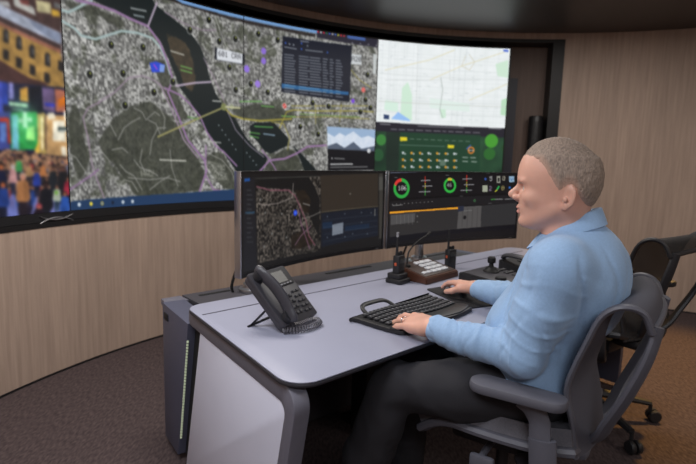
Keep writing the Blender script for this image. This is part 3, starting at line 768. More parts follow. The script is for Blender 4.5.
('P',(255,250,235),1,[244.4,149.5,248.0,149.1,248.7,159.3,245.1,159.6]),
('P',(225,255,235),1,[193.9,160.9,198.1,160.7,198.4,154.5,202.8,154.2,202.4,159.8,207.8,159.5,207.6,163.3,202.7,163.6,202.3,169.5,197.4,169.6,197.8,164.9,193.6,165.3]),
('P',(255,245,220),1,[238.9,186.5,244.8,186.4,245.4,195.8,239.6,195.8]),
('P',(235,190,70),1,[209.1,190.5,214.2,180.5,212.7,205.3,208.2,205.3]),
('P',(250,235,190),1,[217.9,156.7,220.1,156.5,218.6,190.2,216.3,190.4]),
('P',(90,60,50),1,[221.7,158.4,222.8,158.2,221.4,190.2,220.3,190.2]),
('glow',[200.7,162.4]),
('P',(36,30,46),1,[98.7,192.9,171.2,191.3,202.4,192.5,247.8,197.8,249.7,253.5,166.4,258.2,92.2,264.7]),
('crowd',[171.2,191.3,247.8,197.8,248.3,231.8,168.6,228.2]),
('P',(110,120,190),0.9,[175.8,242.9,183.0,228.9,185.4,238.7,187.7,254.4,174.8,257.1]),
('P',(120,125,190),0.9,[224.1,241.1,234.0,231.3,235.1,254.4,221.0,255.3]),
('P',(120,125,190),0.9,[203.6,244.9,208.6,235.1,209.7,254.4,200.6,255.6]),
('P',(25,28,50),1,[206.4,224.0,212.3,224.2,211.1,237.8,208.8,237.6,208.9,229.1,207.9,237.6,206.0,237.5]),
('P',(40,60,150),1,[206.4,214.7,209.9,213.1,213.4,214.7,214.2,224.2,212.9,226.7,205.3,226.4,204.3,223.8]),
('D',2.21,(40,30,30),[210.0,211.3]),
('D',1.7,(150,100,80),[210.0,212.0]),
('P',(30,34,40),1,[224.3,223.3,230.9,223.5,229.6,238.4,227.0,238.2,227.2,228.9,226.0,238.2,223.9,238.0]),
('P',(30,34,40),1,[224.3,213.1,228.2,211.3,232.0,213.3,232.9,223.5,231.6,226.2,223.2,226.0,222.1,223.1]),
('D',2.3400000000000003,(40,30,30),[228.3,209.5]),
('D',1.8,(150,100,80),[228.2,210.2]),
('P',(30,30,36),1,[234.9,227.1,243.3,227.5,241.8,246.9,238.4,246.7,238.6,234.5,237.1,246.5,234.4,246.4]),
('P',(28,28,32),1,[234.9,214.0,239.9,211.6,244.9,214.2,246.1,227.6,244.3,231.1,233.3,230.7,232.0,227.1]),
('D',2.9899999999999998,(40,30,30),[240.0,209.3]),
('D',2.3,(120,80,70),[239.9,210.2]),
('P',(20,20,30),1,[241.3,234.2,248.1,234.5,246.8,250.0,244.2,249.8,244.3,240.2,243.1,249.6,241.0,249.6]),
('P',(150,40,60),1,[241.3,223.8,245.2,222.0,249.3,224.0,250.2,234.7,248.8,237.5,240.1,237.1,239.0,234.2]),
('D',2.3400000000000003,(40,30,30),[245.3,220.2]),
('D',1.8,(150,100,80),[245.3,220.9]),
('P',(30,30,40),1,[198.8,214.7,203.4,214.9,202.4,225.8,200.7,225.8,200.8,218.9,199.9,225.8,198.3,225.6]),
('P',(170,130,90),1,[198.8,207.3,201.6,205.8,204.4,207.3,205.0,214.9,204.0,216.9,197.9,216.7,197.1,214.7]),
('D',1.8199999999999998,(40,30,30),[201.7,204.5]),
('D',1.4,(150,100,80),[201.7,205.1]),
('P',(30,30,40),1,[214.2,215.1,219.1,215.1,218.1,226.4,216.2,226.4,216.3,219.3,215.3,226.4,213.8,226.4]),
('P',(190,120,70),1,[214.2,207.3,217.1,206.0,220.0,207.3,220.7,215.1,219.6,217.3,213.2,217.1,212.4,215.1]),
('D',1.8199999999999998,(40,30,30),[217.2,204.5]),
('D',1.4,(150,100,80),[217.1,205.1]),
('P',(40,40,60),1,[180.8,219.8,186.6,220.0,185.3,233.8,183.0,233.8,183.2,225.1,182.1,233.6,180.2,233.6]),
('P',(190,140,140),1,[180.9,210.5,184.3,208.9,187.8,210.5,188.6,220.2,187.2,222.7,179.7,222.4,178.7,219.8]),
('D',2.3400000000000003,(200,190,180),[184.4,207.1]),
('D',1.8,(200,190,190),[184.4,207.8]),
('P',(30,30,40),1,[188.3,209.8,193.0,209.8,192.0,220.5,190.2,220.5,190.3,213.8,189.4,220.5,188.0,220.5]),
('P',(60,150,80),1,[188.4,202.4,191.2,201.1,193.9,202.4,194.4,209.8,193.4,211.8,187.4,211.8,186.8,209.8]),
('D',1.8199999999999998,(40,30,30),[191.2,199.8]),
('D',1.4,(150,100,80),[191.2,200.4]),
('P',(22,26,40),1,[166.9,224.7,175.1,224.9,173.2,244.5,170.0,244.4,170.3,232.2,168.7,244.2,166.0,244.0]),
('P',(22,26,52),1,[167.1,211.5,172.0,209.1,176.8,211.6,177.8,225.1,175.9,228.7,165.3,228.2,164.0,224.5]),
('D',3.3800000000000003,(30,24,26),[172.1,206.7]),
('D',2.6,(180,100,60),[172.1,207.6]),
('P',(24,28,50),1,[167.9,240.9,175.9,241.5,174.0,260.4,170.9,260.0,171.2,248.2,169.7,259.8,167.1,259.6]),
('P',(34,60,130),1,[168.1,228.0,172.8,225.8,177.6,228.5,178.4,241.6,176.7,245.1,166.4,244.2,165.1,240.7]),
('D',3.25,(40,30,30),[173.0,223.6]),
('D',2.5,(190,100,60),[172.9,224.5]),
('P',(24,24,32),1,[213.1,246.9,223.3,247.6,221.2,271.5,217.2,271.1,217.4,256.2,215.6,270.9,212.3,270.5]),
('P',(24,24,32),1,[213.1,230.7,219.1,228.0,225.3,231.3,226.7,247.8,224.4,252.2,211.2,251.1,209.4,246.5]),
('D',3.77,(24,20,22),[219.3,225.1]),
('D',2.9,(60,40,40),[219.2,226.2]),
('P',(22,28,50),1,[236.4,251.3,243.9,251.8,242.4,269.1,239.6,268.7,239.7,258.0,238.4,268.5,236.0,268.4]),
('P',(40,80,160),1,[236.4,239.6,240.8,237.8,245.2,240.2,246.3,252.0,244.7,255.3,235.1,254.4,233.9,251.1]),
('D',2.6,(40,30,30),[240.9,235.8]),
('D',2.0,(150,90,60),[240.9,236.5]),
('P',(40,60,80),1,[228.3,240.5,234.2,240.9,233.0,254.2,230.8,254.0,230.9,245.6,229.9,254.0,228.0,253.8]),
('P',(190,200,180),1,[228.3,231.5,231.8,229.8,235.2,231.6,236.1,240.9,234.8,243.5,227.3,242.9,226.3,240.4]),
('D',2.08,(40,30,30),[231.9,228.2]),
('D',1.6,(150,100,80),[231.8,228.9]),
('D',2,(120,190,60),[230.9,234.2]),
('P',(34,26,34),1,[188.6,236.9,198.0,237.5,195.9,259.8,192.2,259.5,192.6,245.5,190.7,259.3,187.7,258.9]),
('P',(160,108,68),1,[188.7,221.8,194.2,219.1,199.9,222.2,201.1,237.6,199.0,241.6,186.8,240.9,185.2,236.5]),
('D',3.6919999999999997,(190,160,140),[194.4,216.4]),
('D',2.84,(175,120,100),[194.3,217.5]),
('D',3.6,(150,60,70),[210.1,247.3]),
('D',2.4,(190,110,90),[209.9,249.3]),
('P',(30,20,30),1,[202.9,253.8,206.6,249.1,213.3,249.6,216.4,254.9,215.9,263.1,202.4,261.8]),
('grain',[]),
]),
'right':(237,255,[
('paper',[]),
('grid',[2.6,2.2,236.4,0.4,239.0,130.9,2.2,128.2]),
('P',(205,232,212),1,[45.7,72.7,56.1,62.4,64.4,82.9,66.4,123.5,44.4,124.5]),
('P',(212,236,222),1,[15.4,93.8,39.4,95.6,40.1,111.6,14.3,109.8]),
('P',(205,230,210),1,[212.2,25.5,234.3,18.2,236.4,47.6,217.1,44.9]),
('P',(185,222,190),1,[226.9,84.4,237.1,80.7,237.6,110.7,226.9,109.3]),
('P',(205,232,212),1,[116.3,94.9,127.2,94.5,128.6,117.6,119.4,118.0]),
('P',(222,236,230),1,[97.6,86.0,170.6,92.7,171.3,106.0,98.4,102.4]),
('P',(150,190,240),1,[27.8,123.6,40.1,111.6,62.8,123.6,62.9,126.2]),
('P',(40,60,100),1,[13.7,117.1,23.8,117.5,24.1,124.7,14.0,124.4]),
('P',(80,110,210),1,[224.4,1.5,233.1,1.6,233.3,5.3,224.7,5.1]),
('L',1.2,(222,215,180),1,[13.4,46.4,94.2,24.5,138.1,5.8]),
('L',1.2,(222,215,180),1,[96.0,56.7,152.2,31.1,226.4,5.5]),
('L',1.2,(222,215,180),1,[170.1,86.2,235.4,57.6]),
('L',1.2,(200,205,200),1,[2.8,96.2,98.1,95.8,234.8,95.8]),
('L',1,(160,170,165),1,[115.7,52.4,120.4,71.8,116.9,104.9,123.1,117.8]),
('L',1,(205,210,210),1,[14.1,62.0,96.0,56.7,114.0,55.8]),
('L',1,(205,210,210),1,[71.3,2.4,73.8,123.3]),
('L',1,(205,210,210),1,[130.2,22.5,132.1,54.9,185.8,52.5]),
('L',1,(205,200,180),1,[165.3,12.5,175.0,23.5,166.9,36.9,152.2,31.1,158.3,14.5]),
('P',(34,32,42),1,[-3.3,129.3,244.3,131.6,245.6,147.6,-2.7,146.2]),
('L',1.2,(170,170,175),1,[7.9,132.7,26.3,132.7]),
('L',1.6,(120,120,125),1,[78.0,132.9,162.2,133.1]),
('L',1,(170,170,175),1,[209.0,132.5,230.3,133.1]),
('L',1,(165,165,170),0.9,[28.6,140.4,38.7,140.4]),
('L',1,(165,165,170),0.9,[43.2,140.4,54.3,140.2]),
('L',1,(165,165,170),0.9,[58.9,140.2,70.3,140.2]),
('L',1,(165,165,170),0.9,[74.9,140.2,87.4,140.2]),
('L',1,(165,165,170),0.9,[92.0,140.2,103.0,140.2]),
('L',1,(165,165,170),0.9,[107.6,140.2,119.9,140.2]),
('L',1,(165,165,170),0.9,[124.4,140.2,130.1,140.2]),
('L',1,(165,165,170),0.9,[134.8,140.2,143.7,140.2]),
('L',1,(165,165,170),0.9,[148.2,140.2,160.6,140.2]),
('L',1,(165,165,170),0.9,[165.1,140.4,175.2,140.4]),
('L',1,(165,165,170),0.9,[179.8,140.4,191.7,140.4]),
('bokeh',[-2.7,144.5,245.6,147.6,243.1,211.1,-3.6,216.4]),
('D',9.1,(60,125,60),[10.8,158.5]),
('D',10.4,(40,80,50),[6.2,183.3]),
('D',11.700000000000001,(70,150,50),[214.0,153.6]),
('D',10.4,(45,100,45),[212.0,175.8]),
('D',5.2,(40,70,40),[238.0,164.9]),
('P',(30,40,36),0.8,[19.4,145.1,45.3,144.2,44.9,215.6,22.4,216.0]),
('P',(30,62,44),0.85,[45.3,144.2,193.7,144.0,196.3,212.4,46.8,215.6]),
('P',(225,205,40),1,[45.7,152.4,58.7,152.4,58.9,158.5,46.0,158.9]),
('P',(225,205,40),1,[134.8,162.7,146.8,162.9,146.1,168.0,135.1,167.8]),
('L',1,(150,165,150),0.7,[64.3,154.9,71.8,155.1]),
('L',1,(150,165,150),0.7,[77.2,155.1,84.7,155.1]),
('L',1,(150,165,150),0.7,[90.2,155.1,97.6,155.1]),
('L',1,(150,165,150),0.7,[103.1,155.1,110.6,155.3]),
('L',1,(150,165,150),0.7,[116.0,155.3,123.3,155.3]),
('L',1,(150,165,150),0.7,[128.9,155.3,136.2,155.5]),
('L',1,(150,165,150),0.7,[141.8,155.5,149.0,155.5]),
('L',1,(150,165,150),0.7,[154.6,155.5,161.8,155.6]),
('L',1,(150,165,150),0.7,[167.3,155.6,174.6,155.8]),
('L',1,(130,150,140),0.7,[46.3,165.5,129.4,165.5]),
('D',2.0,(215,220,225),[52.4,178.5]),
('D',1.3,(225,228,232),[56.2,180.2]),
('D',2.0,(230,160,50),[68.4,178.4]),
('D',1.3,(225,228,232),[72.2,179.6]),
('D',2.0,(230,160,50),[84.3,178.2]),
('D',1.3,(225,228,232),[88.1,179.3]),
('D',2.0,(215,220,225),[100.3,178.0]),
('D',1.3,(225,228,232),[104.0,178.9]),
('D',2.0,(230,160,50),[116.2,177.8]),
('D',1.3,(225,228,232),[119.9,178.4]),
('D',2.0,(230,160,50),[132.0,177.6]),
('D',1.3,(225,228,232),[135.7,178.0]),
('D',2.0,(215,220,225),[147.8,177.5]),
('D',1.3,(225,228,232),[151.4,177.5]),
('D',2.0,(230,160,50),[53.0,190.0]),
('D',1.3,(225,228,232),[56.8,191.5]),
('D',2.0,(230,160,50),[69.0,189.8]),
('D',1.3,(225,228,232),[72.8,191.1]),
('D',2.0,(215,220,225),[85.0,189.6]),
('D',1.3,(225,228,232),[88.8,190.7]),
('D',2.0,(230,160,50),[100.9,189.5]),
('D',1.3,(225,228,232),[104.7,190.4]),
('D',2.0,(230,160,50),[116.8,189.3]),
('D',1.3,(225,228,232),[120.6,189.8]),
('D',2.0,(215,220,225),[132.7,189.1]),
('D',1.3,(225,228,232),[136.4,189.5]),
('D',2.0,(230,160,50),[148.6,189.1]),
('D',1.3,(225,228,232),[152.2,189.1]),
('D',2.0,(230,160,50),[53.6,201.3]),
('D',1.3,(225,228,232),[57.3,202.9]),
('D',2.0,(215,220,225),[69.6,201.3]),
('D',1.3,(225,228,232),[73.3,202.5]),
('D',2.0,(230,160,50),[85.6,201.1]),
('D',1.3,(225,228,232),[89.3,202.2]),
('D',2.0,(230,160,50),[101.6,200.9]),
('D',1.3,(225,228,232),[105.3,201.8]),
('D',2.0,(215,220,225),[117.4,200.9]),
('D',1.3,(225,228,232),[121.2,201.5]),
('D',2.0,(230,160,50),[133.3,200.7]),
('D',1.3,(225,228,232),[137.1,201.1]),
('D',2.0,(230,160,50),[149.2,200.5]),
('D',1.3,(225,228,232),[152.9,200.7]),
('D',6,(225,130,50),[178.2,170.7]),
('D',3.8,(28,48,40),[178.2,170.7]),
('L',1.6,(70,110,200),1,[169.9,168.5,176.8,162.4]),
('L',1.1,(225,225,225),1,[173.7,170.9,182.8,170.9]),
('L',1.1,(200,205,200),1,[163.6,183.1,172.7,183.3]),
('L',1.1,(200,205,200),1,[178.1,183.3,187.2,183.3]),
('L',1.1,(200,205,200),1,[164.0,190.0,173.1,190.0]),
('L',1.1,(200,205,200),1,[180.3,190.0,189.4,190.2]),
('P',(225,225,215),0.3,[121.6,188.5,132.7,188.2,133.2,198.4,122.1,198.7]),
]),
'mapmon':(300,125,[
('dark',[]),
('minicity',[26.8,8.1,160.8,6.7,164.2,118.1,31.1,116.7]),
('P',(22,22,22),1,[26.8,8.1,135.9,7.2,148.5,20.8,159.8,40.8,161.2,97.5,145.9,74.7,130.7,50.3,111.7,29.2,95.2,23.3,59.4,20.8,27.1,17.5]),
('minipark',[107.5,25.0,127.9,25.8,140.7,40.0,137.1,58.9,126.7,58.1]),
('minipark',[100.4,88.1,127.3,82.8,151.1,105.0,121.7,109.7,100.8,106.9]),
('L',1.6,(130,80,95),1,[28.9,17.5,55.6,23.3,93.2,24.7,107.6,33.1,118.3,49.4,131.1,69.4,137.9,92.2,151.1,107.8]),
('L',1.4,(120,80,110),1,[114.3,51.9,120.7,72.8,131.7,94.4,140.5,112.2]),
('L',1.4,(120,90,110),1,[141.9,78.6,121.1,90.6,108.9,102.5]),
('L',1.2,(150,140,135),1,[103.2,15.8,101.6,35.3,71.6,41.4,44.2,42.2,32.6,38.9]),
('L',1.1,(130,125,120),1,[128.9,66.4,145.7,63.6,162.4,59.2]),
('D',4,(35,70,220),[108.3,56.9]),
('D',1.3,(110,150,245),[108.3,56.9]),
('L',1,(170,170,170),1,[124.3,44.4,138.9,48.1]),
('D',1.5,(120,120,118),[36.4,34.4]),
('D',1.5,(120,120,118),[46.0,52.2]),
('D',1.5,(120,120,118),[60.0,80.8]),
('D',1.5,(120,120,118),[44.6,96.4]),
('D',1.5,(120,120,118),[79.7,56.1]),
('D',1.5,(120,120,118),[90.3,89.7]),
('D',1.5,(120,120,118),[72.0,66.9]),
('P',(30,30,34),1,[2.9,5.3,24.8,6.7,29.1,123.9,4.4,122.8]),
('P',(30,80,150),1,[4.8,6.9,15.6,6.7,15.6,10.6,4.8,10.8]),
('L',1,(95,98,102),0.6,[10.1,21.4,17.5,21.7]),
('L',1,(95,98,102),0.6,[10.1,27.2,19.3,27.5]),
('L',1,(95,98,102),0.6,[10.1,32.8,21.1,33.6]),
('L',1,(95,98,102),0.6,[10.1,38.6,17.5,39.2]),
('L',1,(95,98,102),0.6,[10.1,44.4,19.3,45.3]),
('L',1,(95,98,102),0.6,[10.1,50.3,21.1,51.4]),
('L',1,(95,98,102),0.6,[10.1,56.1,17.5,56.9]),
('L',1,(95,98,102),0.6,[10.1,61.9,19.3,63.1]),
('L',1,(95,98,102),0.6,[10.1,67.8,21.4,69.2]),
('L',1,(95,98,102),0.6,[10.1,73.9,17.5,74.7]),
('L',1,(95,98,102),0.6,[10.1,79.7,19.5,80.8]),
('L',1,(95,98,102),0.6,[10.1,85.6,21.5,87.2]),
('P',(50,90,120),0.7,[6.6,47.8,25.2,48.6,25.2,51.1,6.6,50.0]),
('P',(52,45,38),1,[160.6,5.3,286.2,2.5,288.7,55.8,164.4,59.2]),
('D',1.5,(110,105,98),[226.6,34.4]),
('L',1,(110,100,80),1,[164.4,59.7,288.7,56.7]),
('P',(24,29,40),1,[164.6,61.4,288.7,58.3,291.2,106.4,166.0,112.5]),
('D',1,(110,120,130),[177.5,67.2]),
('D',1,(110,120,130),[215.8,65.3]),
('D',1,(110,120,130),[252.5,65.3]),
('D',1,(110,120,130),[253.3,81.4]),
('D',1,(110,120,130),[178.5,99.2]),
('D',1,(110,120,130),[217.4,101.7]),
('D',1,(110,120,130),[234.5,98.6]),
('D',1,(110,120,130),[267.1,101.4]),
('D',1,(110,120,130),[197.5,89.4]),
('D',1,(110,120,130),[274.1,66.9]),
('P',(120,128,140),1,[188.6,80.6,213.2,78.6,212.9,95.8,189.2,97.5]),
('P',(24,50,80),0.6,[167.0,75.3,188.4,75.3,188.8,85.6,167.4,85.3]),
('P',(24,50,80),0.5,[216.6,85.0,270.8,84.2,271.2,92.2,217.0,92.5]),
('L',1.2,(80,92,105),0.3,[169.2,72.5,287.3,70.8]),
('L',1.2,(80,92,105),0.3,[169.6,83.3,287.7,80.6]),
('L',1.2,(80,92,105),0.3,[169.8,94.2,288.3,90.0]),
('L',1.2,(80,92,105),0.3,[170.2,105.0,288.7,99.7]),
('P',(60,58,54),1,[288.3,2.5,296.6,2.2,302.2,112.2,293.7,112.2]),
('P',(90,90,86),0.6,[288.1,8.1,297.0,7.8,298.2,30.0,289.1,30.0]),
('L',1.5,(130,128,120),1,[282.1,61.1,282.3,72.2]),
('L',1.2,(80,80,75),0.7,[26.8,7.5,156.6,6.7]),
]),
'dash':(300,124,[
('dark2',[]),
('P',(120,130,150),0.7,[-0.6,0.3,296.0,-7.4,296.2,-6.1,-0.2,1.9]),
('P',(36,34,38),0.0,[2.7,54.3,161.1,50.4,161.5,54.8,2.8,58.4]),
('P',(34,33,36),0.6,[2.3,47.1,300.0,39.4,301.7,58.1,3.0,64.8]),
('P',(12,12,14),1,[2.0,45.7,300.0,37.5,300.3,41.3,2.3,48.8]),
('L',5.6,(50,170,70),1,[28.0,13.2,30.1,13.5,32.4,13.8,34.5,14.6,36.7,15.7,38.4,16.8,40.2,18.2,41.7,19.8,42.8,21.5,43.8,23.4,44.5,25.4,44.8,27.6,44.8,29.5,44.5,31.4,43.8,33.3,42.7,35.3,41.7,36.9,40.2,38.3,38.4,39.4,36.7,40.5,34.5,41.1,32.3,41.6,30.1,41.6,27.6,41.6,25.5,41.1,23.3,40.5,21.2,39.4,19.3,38.3,17.6,36.9,16.0,35.3,14.9,33.6,13.8,31.7,13.1,29.8,12.8,27.8,12.8,25.9,13.0,24.0,13.5,22.0,14.5,20.1]),
('L',5.6,(225,60,55),1,[14.9,19.8,16.0,18.2,17.4,16.8,19.3,15.4,21.2,14.6,23.3,13.8,25.5,13.5]),
('T', 1.15, (235, 235, 235), '186', [20.7, 22.9]),
('L',4.4,(50,185,70),1,[143.7,12.1,145.4,12.4,147.0,13.0,148.6,13.8,150.0,14.6,151.2,15.7,152.4,17.1,153.4,18.5,154.0,20.1,154.7,21.5,155.0,23.1,155.0,24.8,155.0,26.5,154.4,27.8,153.8,29.2,153.0,30.6,151.8,32.0,150.6,32.8,149.2,33.6,147.6,34.4,146.0,34.7,144.4,35.0,142.8,35.0,141.1,34.7,139.1,34.2,137.5,33.6,136.2,32.8,134.7,31.7,133.5,30.6,132.3,29.2,131.7,27.8,130.9,26.2,130.6,24.8,130.3,23.1,130.3,21.5,130.7,19.8,131.3,18.5,131.9,17.1,132.9,16.0,134.3,14.9,135.5,13.8,136.9,13.0,138.5,12.4,140.1,12.1]),
('L',4.4,(220,190,60),1,[138.9,12.4,140.1,12.1,141.8,12.1,143.1,12.1,144.4,12.4]),
('T', 1.0, (235, 235, 235), '46', [135.9, 19.0]),
('L',1.3,(225,60,40),1,[83.3,7.7,84.1,17.9]),
('L',1.3,(215,190,60),1,[84.1,19.6,84.7,27.8]),
('L',1.3,(70,180,70),1,[84.7,29.5,85.4,40.5]),
('L',1.6,(165,165,168),0.8,[74.4,14.6,95.3,14.1]),
('L',1.6,(165,165,168),0.8,[78.6,24.5,100.7,24.2]),
('L',1.6,(165,165,168),0.8,[70.9,34.4,96.7,34.2]),
('L',1.3,(225,60,40),1,[180.8,4.7,181.4,15.2]),
('L',1.3,(215,190,60),1,[181.6,17.1,182.3,25.9]),
('L',1.3,(70,180,70),1,[182.4,27.6,183.0,36.6]),
('L',1.6,(165,165,168),0.8,[172.0,11.8,192.6,11.0]),
('L',1.6,(165,165,168),0.8,[176.3,22.3,198.0,21.8]),
('L',1.6,(165,165,168),0.8,[169.0,32.8,194.3,32.5]),
('D',2.4,(50,90,170),[224.6,11.3]),
('T', 1.2, (205, 205, 205), '5', [233.9, 6.1]),
('P',(150,150,140),1,[249.7,5.5,257.7,5.2,258.6,18.5,251.0,18.7]),
('P',(20,20,22),1,[252.1,8.3,256.2,8.3,256.9,15.7,252.7,16.0]),
('T', 1.2, (190, 185, 165), '0', [262.7, 5.2]),
('P',(150,180,205),1,[277.5,5.5,288.3,5.0,289.4,16.0,278.5,16.8]),
('L',1.2,(50,100,160),1,[281.1,9.9,283.7,13.5,286.6,8.8]),
('P',(165,170,150),1,[218.8,23.7,230.0,23.1,231.0,35.3,219.8,35.8]),
('T', 1.2, (180, 160, 190), '2', [234.1, 24.8]),
('L',3,(50,180,90),1,[256.0,25.6,253.1,30.3]),
('L',2,(200,200,60),1,[252.1,32.2,248.9,35.0]),
('T', 1.2, (190, 175, 110), '0', [262.4, 24.0]),
('D',2.2,(50,110,190),[280.5,27.3]),
('D',2.4,(70,130,80),[202.7,52.1]),
('D',1.3,(24,28,26),[202.7,52.1]),
('L',2,(60,130,60),1,[241.2,50.4,250.0,49.9]),
('L',1.4,(140,140,142),1,[250.4,50.4,265.9,49.9]),
('L',1.4,(130,130,132),1,[272.4,50.2,292.3,49.0]),
('D',0.9,(130,128,128),[9.3,54.3]),
('D',0.9,(130,128,128),[18.5,54.0]),
('D',0.9,(130,128,128),[28.0,54.0]),
('D',0.9,(130,128,128),[37.3,53.7]),
('D',0.9,(130,128,128),[46.6,53.7]),
('D',0.9,(130,128,128),[55.9,53.5]),
('D',0.9,(130,128,128),[65.3,53.2]),
('D',0.9,(130,128,128),[74.7,53.2]),
('D',0.9,(130,128,128),[84.1,52.9]),
('D',0.9,(130,128,128),[93.3,52.6]),
('D',0.9,(130,128,128),[102.7,52.4]),
('L',1.2,(120,118,118),1,[9.7,56.2,32.8,55.7]),
('P',(235,160,40),1,[3.4,66.7,75.4,66.7,166.6,63.9,166.9,67.5,75.8,69.7,3.4,69.7]),
('P',(46,45,46),1,[3.4,69.7,166.9,67.5,169.8,105.3,5.7,109.9]),
('P',(80,79,80),1,[6.1,72.2,64.0,71.4,62.9,87.6,6.8,89.0]),
('L',0.8,(110,108,108),1,[19.7,72.5,20.7,88.5]),
('L',0.8,(110,108,108),1,[29.1,73.0,30.1,89.0]),
('L',0.8,(110,108,108),1,[38.4,73.3,39.6,89.6]),
('L',0.8,(110,108,108),1,[47.7,73.8,48.9,90.1]),
('L',0.8,(110,108,108),1,[57.3,74.4,58.3,90.9]),
('D',1.4,(120,118,118),[69.2,77.2]),
('D',1.1,(110,108,108),[69.8,87.4]),
('P',(84,82,82),1,[166.6,63.9,219.4,62.3,220.6,103.6,165.2,105.0]),
('P',(48,48,50),1,[219.4,62.3,299.4,57.3,300.9,99.8,220.6,103.6]),
('L',0.9,(56,55,55),1,[176.1,65.9,176.7,102.0]),
('L',0.9,(56,55,55),1,[187.7,66.1,188.3,102.5]),
('L',0.9,(56,55,55),1,[199.2,66.4,199.8,102.8]),
('L',0.9,(56,55,55),1,[210.8,66.7,211.4,103.3]),
('D',3.8,(24,24,28),[182.0,83.8]),
('P',(40,45,62),1,[164.3,62.0,178.2,61.7,178.9,71.4,164.9,72.7]),
('L',1,(150,150,150),0.6,[178.9,71.4,197.3,70.8]),
('P',(14,15,22),1,[3.4,109.9,303.2,101.7,303.7,109.4,3.8,119.6]),
('L',1,(110,110,112),0.8,[11.6,9.1,18.2,9.1]),
('L',1,(110,110,112),0.8,[131.9,5.0,139.1,5.0]),
('L',1,(110,110,112),0.8,[225.8,0.3,232.7,0.0]),
('L',1,(110,110,112),0.8,[167.6,43.5,174.5,43.5]),
('L',1,(110,110,112),0.8,[235.1,57.9,241.8,57.6]),
]),
}
# ================================================================== room
CX,CY,RW=1.45,1.60,3.40      # centre and radius of the curved front wall
CEIL=2.486; NZ0,NZ1=.868,2.432; NA0,NA1=81.7,177.0
def pol(a,r,z): return (CX+r*math.cos(math.radians(a)),CY+r*math.sin(math.radians(a)),z)
def arcbox(bm,a0,a1,r0,r1,z0,z1,n=None):
    n=n or max(2,int(abs(a1-a0)/1.5)); R=[]
    for i in range(n+1):
        a=a0+(a1-a0)*i/n; R.append([bm.verts.new(pol(a,r,z)) for r,z in((r0,z0),(r1,z0),(r1,z1),(r0,z1))])
    for A,B in zip(R,R[1:]):
        for k in range(4): bm.faces.new((A[k],A[(k+1)%4],B[(k+1)%4],B[k]))
    bm.faces.new(R[0][::-1]); bm.faces.new(R[-1]); return bm
# wood panelling: fine vertical grain, read from a UV map that runs along the wall
def wood_mat(name,c1,c2,rough=.5):
    m=D.materials.new(name); m.use_nodes=True; nt=m.node_tree; b=nt.nodes['Principled BSDF']
    uv=nt.nodes.new('ShaderNodeUVMap'); mp=nt.nodes.new('ShaderNodeMapping'); mp.inputs['Scale'].default_value=(9,.35,1)
    nt.links.new(uv.outputs['UV'],mp.inputs['Vector'])
    n=nt.nodes.new('ShaderNodeTexNoise'); n.inputs['Scale'].default_value=5; n.inputs['Detail'].default_value=8; n.inputs['Roughness'].default_value=.65
    nt.links.new(mp.outputs['Vector'],n.inputs['Vector'])
    r=nt.nodes.new('ShaderNodeValToRGB'); r.color_ramp.elements[0].position=.36; r.color_ramp.elements[1].position=.66
    r.color_ramp.elements[0].color=(*lin(c1),1); r.color_ramp.elements[1].color=(*lin(c2),1)
    nt.links.new(n.outputs['Fac'],r.inputs['Fac'])
    mp2=nt.nodes.new('ShaderNodeMapping'); mp2.inputs['Scale'].default_value=(1.6,.12,1); nt.links.new(uv.outputs['UV'],mp2.inputs['Vector'])
    n2=nt.nodes.new('ShaderNodeTexNoise'); n2.inputs['Scale'].default_value=2.2; n2.inputs['Detail'].default_value=3; nt.links.new(mp2.outputs['Vector'],n2.inputs['Vector'])
    mx=nt.nodes.new('ShaderNodeMix'); mx.data_type='RGBA'; mx.blend_type='MULTIPLY'; mx.inputs['Factor'].default_value=.35
    nt.links.new(r.outputs['Color'],mx.inputs['A']); nt.links.new(n2.outputs['Color'],mx.inputs['B'])
    hs=nt.nodes.new('ShaderNodeHueSaturation'); hs.inputs['Saturation'].default_value=0; hs.inputs['Value'].default_value=1.7; nt.links.new(n2.outputs['Color'],hs.inputs['Color']); nt.links.new(hs.outputs['Color'],mx.inputs['B'])
    nt.links.new(mx.outputs['Result'],b.inputs['Base Color']); b.inputs['Roughness'].default_value=rough
    return m
M_wall=wood_mat('light_wood_panel',(167,145,130),(186,163,147))
M_black=mat('black_trim',(24,23,25),.45)
M_ceil=mat('dark_ceiling',(62,56,54),.42,var=.04,scale=3)
# carpet
def carpet_mat():
    m=D.materials.new('carpet'); m.use_nodes=True; nt=m.node_tree; b=nt.nodes['Principled BSDF']
    tc=nt.nodes.new('ShaderNodeTexCoord')
    mp=nt.nodes.new('ShaderNodeMapping'); mp.inputs['Rotation'].default_value=(0,0,math.radians(20)); mp.inputs['Scale'].default_value=(1,.35,1); nt.links.new(tc.outputs['Object'],mp.inputs['Vector'])
    n=nt.nodes.new('ShaderNodeTexNoise'); n.inputs['Scale'].default_value=95; n.inputs['Detail'].default_value=5; nt.links.new(mp.outputs['Vector'],n.inputs['Vector'])
    r=nt.nodes.new('ShaderNodeValToRGB'); r.color_ramp.elements[0].position=.3; r.color_ramp.elements[1].position=.72
    r.color_ramp.elements[0].color=(*lin((62,53,54)),1); r.color_ramp.elements[1].color=(*lin((93,80,79)),1)
    nt.links.new(n.outputs['Fac'],r.inputs['Fac']); nt.links.new(r.outputs['Color'],b.inputs['Base Color'])
    b.inputs['Roughness'].default_value=.95; b.inputs['Specular IOR Level'].default_value=.1
    bp=nt.nodes.new('ShaderNodeBump'); bp.inputs['Strength'].default_value=.5; bp.inputs['Distance'].default_value=.004
    nt.links.new(n.outputs['Fac'],bp.inputs['Height']); nt.links.new(bp.outputs['Normal'],b.inputs['Normal']); return m
M_carpet=carpet_mat()
XL,XR,YB=pol(178,RW,0)[0],pol(35,RW,0)[0],-2.6
